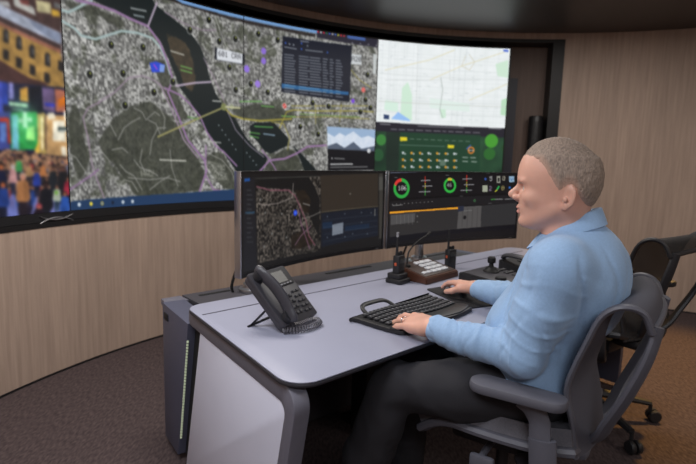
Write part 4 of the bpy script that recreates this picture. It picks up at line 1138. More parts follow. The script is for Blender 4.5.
def wall_patch(bm,a0,a1,z0,z1):
    uvl=bm.loops.layers.uv.verify(); n=max(1,int(abs(a1-a0)/1.2)); P=[]
    for i in range(n+1):
        a=a0+(a1-a0)*i/n; P.append((a,[bm.verts.new(pol(a,RW,z)) for z in(z0,z1)]))
    for (a,A),(b,B) in zip(P,P[1:]):
        f=bm.faces.new((A[0],B[0],B[1],A[1]))
        for l,(aa,z) in zip(f.loops,((a,z0),(b,z0),(b,z1),(a,z1))): l[uvl].uv=(math.radians(-aa)*RW,z)
b=new(); wall_patch(b,178,35,0,NZ0); wall_patch(b,178,35,NZ1,CEIL); wall_patch(b,178,NA1,NZ0,NZ1); wall_patch(b,NA0,35,NZ0,NZ1)
struct('wall_front',b,M_wall)
def flat_wall(name,p,q):
    bm=new(); uvl=bm.loops.layers.uv.verify(); L=math.hypot(q[0]-p[0],q[1]-p[1])
    f=bm.faces.new([bm.verts.new(v) for v in((*p,0),(*q,0),(*q,CEIL),(*p,CEIL))])
    for l,w in zip(f.loops,((0,0),(L,0),(L,CEIL),(0,CEIL))): l[uvl].uv=w
    struct(name,bm,M_wall)
pl,pr=pol(178,RW,0),pol(35,RW,0)
flat_wall('wall_left',(XL,YB),pl[:2]); flat_wall('wall_right',pr[:2],(XR,YB)); flat_wall('wall_back',(XR,YB),(XL,YB))
outline=[(XL,YB),(XR,YB)]+[pol(35+143*i/60,RW,0)[:2] for i in range(61)]
b=new(); prism(b,outline,-.05,0); struct('floor',b,M_carpet,smooth=False)
b=new(); prism(b,outline,CEIL,CEIL+.05); struct('ceiling',b,M_ceil,smooth=False)
b=new(); arcbox(b,178,35,RW-.006,RW+.004,0,.012); struct('baseboard_front',b,M_black)
# the niche that holds the video wall: lining and black frame
b=new(); uvl=b.loops.layers.uv.verify(); P=[]
for i in range(41):
    a=NA0-2+(92-NA0+2)*i/40; P.append((a,[b.verts.new(pol(a,3.60,z)) for z in(NZ0-.02,NZ1+.02)]))
for (a,A),(c,B) in zip(P,P[1:]):
    f=b.faces.new((A[0],B[0],B[1],A[1]))
    for l,(aa,z) in zip(f.loops,((a,NZ0),(c,NZ0),(c,NZ1),(a,NZ1))): l[uvl].uv=(math.radians(-aa)*3.6,z)
struct('trim_1',b,wood_mat('niche_wood_shaded',(92,74,66),(112,92,82)))  # same wood as the wall, shade inside the niche put into its darker colour
b=new(); arcbox(b,NA0,NA1,RW-.004,3.62,NZ1-.03,NZ1); struct('trim_2',b,M_black)
b=new(); arcbox(b,NA0,NA1,RW-.004,3.62,NZ0,NZ0+.03); struct('trim_3',b,M_black)
b=new(); arcbox(b,NA0,NA0+1.75,RW-.004,3.62,NZ0+.03,NZ1-.03,3); struct('trim_4',b,M_black)
# ------------------------------------------------------------------ video wall
SR=3.412
M_screen=emit_attr('wall_screen_picture',1.0,.4)
M_case=mat('screen_case',(26,26,29),.5)
vw=thing('video_wall','large curved video wall of joined display panels showing an aerial city map','video wall',pol(120,RW,NZ0+.03))
off=Vector(vw.location)
def vpart(name,me,m,**k):
    me_=me if isinstance(me,bpy.types.Mesh) else None
    if me_ is None:
        bmesh.ops.translate(me,vec=-off,verts=me.verts[:]); return obj(name,me,m,vw,**k)
    me.transform(Matrix.Translation(-off)); return obj(name,me,m,vw,**k)
Z0,Z1=.95,2.345
def vfn(a0,a1): return lambda u,v:pol(a0+(a1-a0)*u,SR,Z1+(Z0-Z1)*v)
vpart('screen',picture_mesh('screen',paint('map',11),vfn(154.85,111.15)),M_screen,label='wide centre screen showing a satellite map with river and roads')
vpart('screen',picture_mesh('screen',paint('street',12),vfn(177,154.95)),M_screen,label='left end screen showing a street crowd under a yellow building')
vpart('screen',picture_mesh('screen',paint('right',13),vfn(111.05,89.95)),M_screen,label='right end screen showing a white road map above a green weather page')
b=new(); arcbox(b,176.95,89.9,SR+.004,3.50,.905,2.36); vpart('case',b,M_case)
b=new(); arcbox(b,176.95,89.9,SR-.012,SR+.004,.90,.948); vpart('bezel',b,M_case)
b=new(); arcbox(b,89.93,89.72,SR-.012,3.50,.90,2.36,2); vpart('bezel',b,M_case)
b=new()
for a in(154.9,132.1,111.1): arcbox(b,a-.035,a+.035,SR-.003,SR+.004,.95,2.345,1)
vpart('panel_joint',b,M_case)
b=new(); arcbox(b,150,95,3.50,3.58,1.1,2.2,20); vpart('mount_frame',b,M_black)
M_chrome=mat('brushed_silver',(190,190,195),.3,1)
b=new()   # the two crossed crescents on the lower bezel
for sgn,zc in((1,.920),(-1,.908)):
    P=[]
    for i in range(13):
        t=-1+i/6; a=156.6+t*1.75; P.append(pol(a,SR-.018,zc-sgn*.012+sgn*.026*t*t))
    tube(b,P,[.0015+.0035*(1-((i-6)/6)**2) for i in range(13)],6)
vpart('emblem',b,M_chrome)
# dark cabinet edge and speaker standing in the open end of the niche
b=new(); arcbox(b,89.4,87.9,3.52,3.585,NZ0+.03,2.10,4); bmesh.ops.translate(b,vec=-Vector(pol(88.6,3.55,NZ0+.03)),verts=b.verts[:])
ec=thing('equipment_panel','narrow dark grey upright panel in the niche just right of the video wall','panel',pol(88.6,3.55,NZ0+.03))
obj('panel',b,mat('panel_grey',(44,46,56),.5),ec)
b=new(); box(b,(0,0,.02),(.05,.05,.03),.004); obj('foot',b,M_black,ec)
spk=thing('column_speaker','slim black column speaker standing in the niche beside the dark grey panel','speaker',pol(84.75,3.50,NZ0+.03),math.radians(84.75+90))
b=new(); lathe(b,[(0,0),(.075,0),(.08,.01),(.08,.03),(.03,.04),(0,.04)],24); obj('base',b,M_black,spk)
b=new(); lathe(b,[(0,.04),(.066,.04),(.07,.05),(.07,.835),(.064,.85),(0,.85)],28); obj('cabinet',b,mat('speaker_gloss',(30,29,31),.42,coat=.0),spk)
b=new(); 
for k in range(9): tube(b,[(-.03+.0075*k,.0645+.0055*(1-((k-4)/4)**2),.10),(-.03+.0075*k,.0645+.0055*(1-((k-4)/4)**2),.80)],.0022,6)
obj('grille',b,mat('grille_black',(14,14,15),.6),spk)
# ================================================================== console desk (s along the front edge, t towards the wall)
AX,AY=-.11,1.235; ANG=math.radians(43.3); ZT=.73; ZR=.653
UX,UY=math.cos(ANG),math.sin(ANG)
def W(s,t,z=0): return Vector((AX+s*UX-t*UY,AY+s*UY+t*UX,z))
M_top=mat('worktop_laminate',(150,152,170),.42,var=.02,scale=6)
M_edge=mat('worktop_edge',(42,41,47),.5)
M_gframe=mat('desk_grey_frame',(104,103,114),.45)
M_white=mat('white_end_panel',(214,216,232),.4,var=.02,scale=5)
M_blue=mat('slate_panel',(78,80,98),.5)
M_tray=mat('rear_tray_grey',(62,60,66),.55)
M_dark=mat('dark_underside',(20,20,22),.7)
dk=thing('console_desk','long operator console desk with pale worktop and white and slate end panels','desk',W(0,0),ANG)
YAW=math.atan2(.115,.81)           # the end is splayed: the left edge leans to larger s towards the back
def sl(q): return q*math.sin(YAW)
top=[(-.020,0),(2.40,0),(2.478,.825),(.097,.825)]
rt=rpoly(top,[.075,.06,.08,.07],8)
b=new(); prism(b,rt,ZT-.004,ZT,.002); obj('worktop',b,M_top,dk,angle=30)
b=new(); prism(b,rpoly([(-.022,-.002),(2.402,-.002),(2.48,.827),(.095,.827)],[.077,.062,.082,.072],8),ZT-.016,ZT-.0045,.004); obj('edge_band',b,M_edge,dk)
b=new(); box(b,(1.235,.688,ZT+.0006),(2.28,.006,.0012)); obj('groove',b,mat('groove_line',(60,60,70),.6),dk)
# end frame: grey rail under the left edge that turns down into a slanted front leg; local plane (q along the end, z)
def endplane(q,z,dx=0):   # dx across the end panel, >0 towards the middle of the desk
    dx-=.014; return Vector((sl(q)+dx*math.cos(YAW),q*math.cos(YAW)-dx*math.sin(YAW),z))
def endsolid(name,pts,d0,d1,m,label=None,r=0):
    bm=new(); prism(bm,pts,d0,d1,r)
    for v in bm.verts: q,z,dx=v.co; v.co=endplane(q,z,dx)
    return obj(name,bm,m,dk,label=label)
fo=rpoly([(.0,.7135),(.165,.0),(.225,.0),(.062,.655),(.84,.655),(.84,.7135)][::-1],[.0,.02,.03,.0,.0,.06],8)
endsolid('end_frame',fo,.008,.056,M_gframe,r=.004)
endsolid('end_panel',rpoly([(.062,.654),(.058,.62),(.20,.03),(.915,.03),(.725,.654)][::-1],[.004,.004,.01,.03,.01],5),.012,.03,M_white,'white slanted end panel',.003)
endsolid('end_recess',[(.715,.654),(.90,.03),(1.01,.03),(.85,.654)][::-1],.04,.06,M_dark)
endsolid('side_panel',[(.85,.653),(1.012,.03),(1.195,.03),(1.195,.653)][::-1],.008,.108,M_blue,'slate blue side panel',.003)
b=new(); 
box(b,(0,0,0),(.004,.055,.03),.004); 
for v in b.verts: v.co=endplane(1.135+v.co.y,.605+v.co.z,.006+v.co.x)
obj('grip_slot',b,M_dark,dk)
b=new()
for i in range(34):
    f=i/33; q=.868+(.975-.868)*f; z=.575-(.575-.125)*f
    p=endplane(q,z,.012); box(b,p,(.008,.005,.009),.001,1)
obj('light_strip',b,emit('led_white',(200,212,180),.2),dk)
# right end, mirrored and simpler
b=new(); prism(b,[(2.40,.04),(2.44,.04),(2.47,.80),(2.43,.80)],.03,.713,.004); obj('end_panel',b,M_blue,dk,label='slate right end panel')
b=new(); prism(b,[(2.35,.84),(2.44,.84),(2.44,1.245),(2.35,1.245)],.03,.653,.004); obj('side_panel',b,M_blue,dk)
# rear tray on the equipment cabinet
b=new(); prism(b,[(.27,.80),(2.36,.80),(2.36,1.25),(.285,1.25)],ZR-.03,ZR,.003); obj('rear_tray',b,M_tray,dk)
b=new(); prism(b,[(.17,1.165),(.275,1.165),(.275,1.25),(.185,1.25)],ZR-.03,ZR-.001,.003); obj('tray_end',b,M_gframe,dk)
for s in(.42,1.29,2.05):
    b=new(); box(b,(s,1.19,ZR+.0008),(.36 if s>1 else .16,.022,.002)); obj('tray_slot',b,mat('slot_black',(10,10,11),.8),dk)
b=new(); prism(b,[(.27,.86),(2.36,.86),(2.36,1.24),(.28,1.24)],.03,ZR-.03); obj('rear_cabinet',b,M_tray,dk)
b=new(); box(b,(1.25,.60,.682),(2.15,.46,.062),.004); obj('under_frame',b,M_dark,dk)
for s in(.95,1.9):
    b=new(); box(b,(s,.66,.32),(.16,.10,.62),.006); box(b,(s,.60,.018),(.09,.44,.034),.006); obj('lift_column',b,M_dark,dk)
# ------------------------------------------------------------------ two curved desk monitors on silver posts
M_pict=emit_attr('monitor_picture',.85,.35)
M_bez=mat('monitor_black',(22,22,25),.4); M_silver=mat('satin_silver',(186,188,194),.28,1); M_cable=mat('cable_black',(16,16,17),.6)
def monitor(p0,p1,key,label,base,seed):
    P0,P1=W(*p0),W(*p1); c=(P0+P1)/2; d=(P1-P0); L=d.length; az=math.atan2(d.y,d.x)
    t=thing('desk_monitor',label,'monitor',(c.x,c.y,ZR),az,'curved desk monitors')
    zb,zt,sag=.785-ZR,1.235-ZR,.06
    yy=lambda x:sag*(1-(2*x/L)**2)
    rows=L/2
    def curved(x0,x1,y0,y1,z0,z1,n=24,bev=0):
        bm=new(); R=[]
        for i in range(n+1):
            x=x0+(x1-x0)*i/n; R.append([bm.verts.new((x,yy(x)+y,z)) for y,z in((y0,z0),(y1,z0),(y1,z1),(y0,z1))])
        for A_,B_ in zip(R,R[1:]):
            for k in range(4): bm.faces.new((A_[k],A_[(k+1)%4],B_[(k+1)%4],B_[k]))
        bm.faces.new(R[0][::-1]); bm.faces.new(R[-1]); return bm
    obj('housing',curved(-L/2+.002,L/2-.002,.004,.034,zb+.004,zt-.004),M_bez,t)
    q=paint(key,seed)
    obj('screen',picture_mesh('screen',q,lambda u,v:((u-.5)*(L-.016),yy((u-.5)*(L-.016))+.003,zt-.006-(zt-zb-.026)*v)),M_pict,t)
    bm=new()
    for a in [(-L/2,L/2,-.001,.036,zt-.006,zt),(-L/2,L/2,-.001,.036,zb,zb+.020),(-L/2,-L/2+.008,-.001,.036,zb,zt),(L/2-.008,L/2,-.001,.036,zb,zt)]:
        x0,x1,y0,y1,z0,z1=a; cb=curved(x0,x1,y0,y1,z0,z1,24 if x1-x0>.1 else 1); me=D.meshes.new('tmp'); cb.to_mesh(me); cb.free(); bm.from_mesh(me); D.meshes.remove(me)
    obj('bezel',bm,M_bez,t)
    for e in(-1,1):
        bm=new(); box(bm,(e*(L/2+.003),.016,(zb+zt)/2),(.006,.040,zt-zb),.002); obj('side_trim',bm,M_silver,t,label='silver side trim')
    bl=t.matrix_world
    Bw=W(*base)-Vector((c.x,c.y,0)); ca,sa=math.cos(-az),math.sin(-az); bx,by=Bw.x*ca-Bw.y*sa,Bw.x*sa+Bw.y*ca
    bm=new(); lathe(bm,[(0,0),(.070,0),(.072,.006),(.070,.016),(.052,.022),(.050,.040),(.030,.050),(.026,.085),(.024,.34),(0,.34)],28,Matrix.Translation((bx,by,0))); st=obj('post',bm,M_silver,t,label='silver monitor post on round base')
    bm=new(); tube(bm,smoothpath([(bx,by,.30),(bx*.55,by+.05,.31),(0,yy(0)+.075,.31)],6),.018,10); obj('arm',bm,M_silver,st)
    bm=new(); box(bm,(0,yy(0)+.055,(zb+zt)/2),(.16,.045,.16),.01); obj('mount_plate',bm,M_bez,t)
    bm=new(); tube(bm,smoothpath([(bx-.085,by+.05,.003),(bx-.09,by+.05,.04),(bx-.06,by+.03,.14),(bx+.02,by+.02,.20),(bx*.5,yy(0)+.05,.26)],6),.007,8); obj('cable',bm,M_cable,t)
    bm=new(); box(bm,(L/2-.06,-.0015,zb+.010),(.030,.001,.005)); obj('logo',bm,mat('logo_grey',(90,90,94),.5),t)
    return t
monitor((.375,.885),(1.42,1.05),'mapmon','curved black monitor showing a dark aerial map, behind the desk phone',(.585,1.115),21)
monitor((1.44,1.04),(2.50,.81),'dash','curved black monitor showing green ring gauges, in front of the seated man',(1.80,1.085),22)
# ================================================================== office chairs (x forward, y left, z up from the floor)
M_cgrey=mat('chair_grey_plastic',(88,88,97),.5); M_cmesh=mat('chair_mesh',(78,77,86),.8,bump=.5,bscale=420,var=.12,scale=300)
M_cseat=mat('chair_seat_fabric',(92,91,98),.85,bump=.5,bscale=380,var=.12,scale=260); M_cdark=mat('chair_dark_plastic',(34,34,37),.5)
BACK=[(-.285,.50),(-.268,.60),(-.246,.69),(-.258,.765),(-.282,.844),(-.304,.912),(-.332,.948),(-.364,.960),(-.394,.947),(-.410,.905)]
def office_chair(label,loc,rz,dead=None):
    t=thing('office_chair',label,'chair',loc,rz,'mesh office chairs')
    bp=smoothpath([(f,0,z) for f,z in BACK],3); nb=len(bp)-1
    def hw(v):
        return .185+.05*math.sin(min(1,v*1.5)*PI/2)-.03*max(0,v-.75)/.25
    def bf(u,v):
        p=bp[min(nb,int(round(v*nb)))]; y=(2*u-1)*hw(v); return (p.x+.035*(2*u-1)**2*(1-.6*v),y,p.z-.03*(2*u-1)**2*max(0,v-.6))
    b=new(); gridsurf(b,bf,18,nb,.006); obj('backrest',b,M_cmesh,t)
    for e in(0,1):
        b=new(); tube(b,[bf(e,i/nb) for i in range(nb+1)],.011,8,flat=(1.3,.8)); obj('back_frame',b,M_cgrey,t)
    b=new(); tube(b,[bf(i/18,1) for i in range(19)],.010,8); obj('top_rail',b,M_cgrey,t)
    for e in(-1,1):   # rear figure-eight struts
        P=smoothpath([(-.20,e*.05,.47),(-.285,e*.10,.53),(-.318,e*.15,.61),(-.360,e*.185,.715),(-.394,e*.195,.82),(-.410,e*.185,.905)],5)
        b=new(); tube(b,P,[.022-.008*i/(len(P)-1) for i in range(len(P))],10,flat=(1.25,.7)); obj('rear_strut',b,M_cgrey,t)
    b=new(); box(b,(-.21,0,.465),(.12,.20,.05),.02); obj('back_bracket',b,M_cgrey,t)
    def sf(u,v):
        x=-.245+.44*v; y=(2*u-1)*(.235+.02*math.sin(v*PI)); z=.508+.018*(2*u-1)**4+.012*(2*u-1)**2-.055*max(0,(v-.72)/.28)**2+.012*max(0,(.2-v)/.2)
        return (x,y,z)
    b=new(); gridsurf(b,sf,16,20,.045); 
    obj('seat',b,M_cseat,t)
    b=new(); P=[sf(0,i/20) for i in range(21)]+[sf(i/16,1) for i in range(1,17)]+[sf(1,1-i/20) for i in range(1,21)]+[sf(1-i/16,0) for i in range(1,16)]
    tube(b,[(p[0],p[1],p[2]-.016) for p in P],.015,8,closed=True); obj('seat_rim',b,M_cgrey,t)
    b=new(); box(b,(0,0,.425),(.30,.20,.07),.02); obj('mechanism',b,M_cdark,t)
    b=new(); tube(b,smoothpath([(.0,.10,.43),(.0,.19,.435),(.0,.225,.425)],4),.011,8); box(b,(-.005,.235,.415),(.075,.022,.055),.010); obj('tilt_lever',b,M_cgrey,t)
    for e in(1,-1):
        b=new(); o=rpoly([(.025,-.047),(.025,.047),(-.235,.040),(-.235,-.040)],[.045,.045,.038,.038],6)
        prism(b,[(x,y) for x,y in o],.672,.702,.010); bmesh.ops.translate(b,vec=(0,e*.292,0),verts=b.verts[:]); ap=obj('armrest',b,M_cgrey,t)
        b=new(); tube(b,[(-.125,e*.285,.675),(-.15,e*.285,.655),(-.168,e*.285,.62),(-.175,e*.285,.53)],[.028,.025,.023,.023],10,flat=(.55,1.25),up=(1,0,0)); obj('upper_post',b,M_cgrey,ap)
        b=new(); tube(b,smoothpath([(-.178,e*.285,.575),(-.185,e*.285,.50),(-.185,e*.275,.44),(-.16,e*.22,.405),(-.10,e*.10,.40)],4),.032,10,flat=(.6,1.15),up=(1,0,0)); obj('lower_post',b,M_cgrey,ap)
    b=new(); lathe(b,[(0,.10),(.028,.10),(.028,.26),(.020,.262),(.020,.40),(0,.40)],18); obj('gas_column',b,M_cdark,t)
    b=new(); lathe(b,[(0,.085),(.045,.085),(.05,.10),(.048,.15),(.03,.165),(0,.165)],20); obj('hub',b,M_cdark,t)
    for k in range(5):
        a=2*PI*k/5+(dead or 0); ca,sa=math.cos(a),math.sin(a)
        b=new(); tube(b,[(.035*ca,.035*sa,.135),(.18*ca,.18*sa,.115),(.315*ca,.315*sa,.092)],[.030,.025,.018],8,flat=(.95,.75),up=(0,0,1)); lg=obj('star_leg',b,M_cdark,t)
        b=new(); tube(b,[(.318*ca,.318*sa,.09),(.318*ca,.318*sa,.045)],.009,8)
        for e in(-1,1):
            cx,cy=.318*ca-sa*.017*e+.018*ca,.318*sa+ca*.017*e+.018*sa
            M=Matrix.Translation((cx,cy,.0305))@Matrix.Rotation(a,4,'Z')@Matrix.Rotation(PI/2,4,'X')
            lathe(b,[(0,-.011),(.026,-.011),(.030,-.006),(.030,.006),(.026,.011),(0,.011)],16,M)
        obj('caster',b,M_cdark,lg)
    return t
CHX,CHY=.54,1.63; CHA=math.atan2(.55,-.835)
ch=office_chair('grey mesh office chair with armrests that the man sits in',(CHX,CHY,0),CHA,.3)
M_bplast=mat('black_chair_plastic',(40,39,42),.5); M_bmesh=mat('black_chair_mesh',(46,43,43),.8,bump=.4,bscale=420)
nt=M_bmesh.node_tree; bs=nt.nodes['Principled BSDF']; bs.inputs['Alpha'].default_value=.72
ch2=copy_tree(ch,None,{'chair_grey_plastic':M_bplast,'chair_mesh':M_bmesh,'chair_seat_fabric':M_bmesh})
ch2.location=(1.25,2.56,0); ch2.rotation_euler=(0,0,math.radians(126)); ch2.scale=(1.05,1.05,1.05)
for c_ in ch2.children:
    if c_.name.startswith('star_leg'): c_.rotation_euler.z=math.radians(-4)
ch2['label']='empty dark mesh office chair standing behind the seated man'
# ================================================================== things on the desk
def desk_thing(name,label,cat,s,t,rot=0,z=ZT,group=None):
    w=W(s,t,z); return thing(name,label,cat,w,ANG+math.radians(rot),group)
M_ph=mat('phone_charcoal',(56,55,61),.42); M_phd=mat('phone_dark',(34,34,38),.5); M_key=mat('key_dark',(46,46,50),.5); M_keyw=mat('key_legend',(120,120,124),.5)
# --- desk phone, tilted on its foot
ph=desk_thing('desk_phone','charcoal desk phone on a wire foot with its corded handset on the left side','phone',.190,.352,20); ph.scale=(.93,.93,.93)
TL=math.radians(46); PM=Matrix.Rotation(TL,4,'X')         # phone plane: x across, y up the slope
def pbox(c,s,r=.004,seg=2):
    b=new(); box(b,c,s,r,seg); bmesh.ops.transform(b,matrix=PM,verts=b.verts[:]); return b
def pprism(pts,z0,z1,r=.003):
    b=new(); prism(b,pts,z0,z1,r); bmesh.ops.transform(b,matrix=PM,verts=b.verts[:]); return b
obj('body',pprism(rpoly([(.0,.0),(.235,.0),(.235,.235),(.0,.235)],[.02,.012,.012,.02],5),.003,.028,.005),M_ph,ph)
obj('cradle',pprism(rpoly([(-.006,.004),(.062,.004),(.062,.236),(-.006,.236)],.012,5),.026,.042,.005),M_ph,ph)
sc=obj('display_bezel',pprism(rpoly([(.085,.150),(.222,.150),(.222,.228),(.085,.228)],.006,4),.027,.033,.002),M_phd,ph)
obj('display',pbox((.148,.19,.0335),(.085,.05,.0015),.0005,1),mat('phone_lcd',(20,24,19),.35),sc)
for k in range(6):
    obj('soft_key',pbox((.098+.02*k,.157,.034),(.012,.006,.003),.001,1),M_keyw,ph)
for r in range(4):
    for c in range(3):
        obj('key',pbox((.098+.024*c,.035+.024*r,.031),(.017,.013,.008),.003),M_key,ph)
for r in range(5):
    for c in range(2): obj('function_key',pbox((.180+.026*c,.03+.022*r,.031),(.019,.010,.006),.002),M_key,ph)
b=new(); lathe(b,[(0,0),(.014,0),(.013,.006),(0,.007)],16,PM@Matrix.Translation((.122,.135,.028))); obj('navigation_dial',b,M_keyw,ph)
b=new(); P=smoothpath([(.028,.012,.052),(.028,.03,.066),(.028,.075,.078),(.028,.12,.082),(.028,.165,.078),(.028,.21,.066),(.028,.228,.052)],4)
tube(b,[PM@Vector(p) for p in P],[.020,.024,.025,.025,.023]+[.021]*(len(P)-10)+[.023,.025,.025,.024,.020],12,flat=(1.1,.62)); 
hs=obj('handset',b,M_ph,ph)
for yy_ in(.03,.208):
    b=new(); lathe(b,[(0,.0),(.022,.0),(.024,.01),(.024,.030),(0,.032)],18,PM@Matrix.Translation((.028,yy_,.036))); obj('ear_cup',b,M_phd,hs)
b=new(); p0=PM@Vector((.0,.19,.005)); p1=PM@Vector((.235,.19,.005))
for q in((.02,.0),(.20,.0)):
    a0=PM@Vector((q[0],.10,.004)); tube(b,[a0,(q[0]-.0,.135,.004)],.005,8,flat=(2.6,.6))
tube(b,[(.0,.135,.004),(.22,.135,.004)],.004,8); obj('foot',b,M_phd,ph)
b=new(); P=[]
path=smoothpath([(.004,-.012,.013),(.035,-.048,.014),(.085,-.074,.015),(.140,-.078,.015),(.162,-.056,.015),(.130,-.036,.015),(.080,-.030,.015),(.045,-.012,.022),(.03,.012,.045)],26)
Lp=len(path)
for i,p in enumerate(path):
    a=i*2*PI/5.0; tng=(path[min(i+1,Lp-1)]-path[max(i-1,0)]).normalized(); sd=Vector((tng.y,-tng.x,0)); sd=sd.normalized() if sd.length>1e-4 else Vector((1,0,0))
    P.append(p+sd*math.cos(a)*.0105+Vector((0,0,1))*math.sin(a)*.0105)
tube(b,P,.0026,5); obj('coiled_cord',b,mat('cord_grey',(92,90,97),.45),ph)
# --- keyboard
M_kb=mat('keyboard_black',(27,27,30),.45); M_kc=mat('keycap_black',(44,44,48),.5)
kb=desk_thing('keyboard','black ergonomic keyboard with raised rear bar under the left hand of the man','keyboard',.486,.086,3); kb.scale=(.87,1,1)
b=new(); o=[(-.005,.02),(.03,-.008),(.12,-.018),(.22,-.006),(.33,-.018),(.47,-.008),(.50,.02),(.505,.20),(.48,.215),(.01,.215),(-.012,.19)]
o=[tuple(p[:2]) for p in smoothpath([(x,y,0) for x,y in o],4,True)]
prism(b,o,.002,.018,.005); obj('body',b,M_kb,kb)
b=new(); prism(b,[tuple(p[:2]) for p in smoothpath([(x,y,0) for x,y in [(.0,.012),(.12,-.014),(.25,-.004),(.38,-.014),(.495,.012),(.49,.055),(.38,.045),(.25,.055),(.12,.045),(.005,.055)]],4,True)],.015,.023,.004); obj('palm_rest',b,M_kb,kb)
b=new(); tube(b,smoothpath([(.06,.195,.016),(.066,.225,.030),(.09,.240,.038),(.15,.243,.039),(.21,.240,.038),(.235,.225,.030),(.242,.195,.016)],4),.008,10,flat=(1.2,.8)); obj('rear_bar',b,M_kb,kb)
kme=None
for r in range(5):
    for c in range(19):
        if r==0 and 4<=c<=8:
            if c!=6: continue
        wv=.006*math.sin(c/18*2*PI)
        x=.025+.0248*c; y=.075+.0262*r+wv; z=.019+.0012*r
        if r==0 and c==6:
            b=new(); box(b,(0,0,.003),(.118,.019,.007),.003); obj('space_bar',b,M_kc,kb).location=(x,y,z); continue
        if kme is None:
            b=new(); box(b,(0,0,.003),(.0205,.0205,.007),.0028); k=obj('key',b,M_kc,kb); kme=k.data
            b=new(); box(b,(-.002,.002,.0066),(.006,.007,.0006)); lg=obj('legend',b,M_keyw,k)
        else:
            k=D.objects.new('key',kme); COL.objects.link(k); k.parent=kb; g=lg.copy(); COL.objects.link(g); g.parent=k
        k.location=(x,y,z)
# --- mouse pad and mouse
mp=desk_thing('mouse_pad','thin black mouse pad right of the keyboard','mouse pad',.93,.19,0)
b=new(); prism(b,rpoly([(.0,-.06),(.17,-.11),(.235,.215),(.11,.235)],.012,4),.0005,.005,.001); obj('pad',b,mat('pad_black',(30,29,32),.8,bump=.3,bscale=600),mp)
ms=desk_thing('computer_mouse','black computer mouse on the pad under the right hand of the man','mouse',1.05,.28,20,ZT+.005)
b=new(); bmesh.ops.create_uvsphere(b,u_segments=20,v_segments=12,radius=1)
for v in b.verts:
    x,y,z=v.co; v.co=(x*.031*(1-.12*y),y*.055,max(0,z)*.034*(1-.25*y)+ (0 if z>0 else 0))
bmesh.ops.remove_doubles(b,verts=b.verts[:],dist=1e-5); obj('shell',b,M_kb,ms)
b=new(); lathe(b,[(0,-.004),(.008,-.004),(.008,.004),(0,.004)],14,Matrix.Translation((0,.032,.026))@Matrix.Rotation(PI/2,4,'Y')); obj('scroll_wheel',b,M_keyw,ms)
b=new(); box(b,(0,.03,.0295),(.0012,.036,.006)); obj('button_gap',b,M_black,ms)
# --- two hand-held radios
M_rad=mat('radio_black',(28,28,31),.5); M_or=mat('radio_orange',(190,84,52),.5); M_rcap=mat('radio_tip',(150,150,155),.4)
def radio(label,s,t,rot,cradle):
    r=desk_thing('two_way_radio',label,'radio',s,t,rot,group='two-way radios on the desk'); z0=.0
    if cradle:
        b=new(); prism(b,rpoly([(-.046,-.042),(.046,-.042),(.046,.048),(-.046,.048)],.014,4),0,.022,.004); prism(b,rpoly([(-.038,-.030),(.038,-.030),(.038,.042),(-.038,.042)],.01,4),.02,.046,.004); obj('charger_cradle',b,M_rad,r); z0=.022
    b=new(); prism(b,rpoly([(-.028,-.017),(.028,-.017),(.028,.019),(-.028,.019)],.008,4),z0,z0+.108,.004); obj('case',b,M_rad,r)
    b=new(); box(b,(0,-.0175,z0+.083),(.036,.003,.020),.001); obj('display',b,mat('radio_lcd',(60,62,62),.3),r)
    b=new()
    for k in range(4): box(b,(0,-.0175,z0+.04+.007*k),(.034,.002,.003),.0005,1)
    obj('speaker_grille',b,M_black,r)
    b=new(); box(b,(-.029,.0,z0+.068),(.003,.011,.014),.001); obj('talk_button',b,M_or,r,label='orange talk button')
    for x,h in((.000,.014),(.016,.017)):
        b=new(); lathe(b,[(0,0),(.007,0),(.0065,h),(0,h)],14,Matrix.Translation((x,.002,z0+.108))); obj('knob',b,M_rad,r)
    b=new(); tube(b,[(-.018,.002,z0+.106),(-.018,.002,z0+.13),(-.018,.002,z0+.215)],[.0075,.0062,.0045],10); an=obj('antenna',b,M_rad,r)
    if cradle:
        b=new(); tube(b,[(-.018,.002,z0+.195),(-.018,.002,z0+.217)],.0056,10); obj('tip',b,M_rcap,an,label='pale antenna tip')
    return r
radio('black two-way radio standing in a charger cradle between keyboard and wooden intercom',1.045,.595,8,True)
radio('black two-way radio standing behind the right end of the wooden intercom',1.50,.63,-10,False)
# --- wooden desk intercom with push buttons and a gooseneck microphone
M_wood=mat('intercom_wood',(76,46,34),.4,var=.25,scale=30,stretch=(1,8,8)); M_btn=mat('intercom_button',(196,198,204),.4)
ic=desk_thing('desk_intercom','brown wooden intercom with pale push buttons and a gooseneck microphone','intercom',1.112,.478,4)
def wedge(x0,x1,y0,y1,h0,h1,r=.004):
    b=new(); vs=[b.verts.new(p) for p in((x0,y0,0),(x1,y0,0),(x1,y1,0),(x0,y1,0),(x0,y0+.004,h0),(x1,y0+.004,h0),(x1,y1,h1),(x0,y1,h1))]
    for f in((0,1,2,3),(4,5,6,7),(0,1,5,4),(1,2,6,5),(2,3,7,6),(3,0,4,7)): b.faces.new([vs[i] for i in f])
    bmesh.ops.recalc_face_normals(b,faces=b.faces[:]); bmesh.ops.bevel(b,geom=b.edges[:],offset=r,segments=2,affect='EDGES'); return b
obj('case',wedge(0,.28,0,.19,.030,.068),M_wood,ic)
sl_=math.atan2(.038,.186); IM=Matrix.Translation((0,.004,.030))@Matrix.Rotation(sl_,4,'X')
b=new(); box(b,(.14,.098,.001),(.255,.165,.003),.001); bmesh.ops.transform(b,matrix=IM,verts=b.verts[:]); obj('face_plate',b,mat('intercom_plate',(60,46,42),.5),ic)
for r in range(4):
    for c in range(3):
        b=new(); box(b,(.125+.046*c,.045+.034*r,.005),(.040,.026,.008),.003); bmesh.ops.transform(b,matrix=IM,verts=b.verts[:]); obj('push_button',b,M_btn,ic)
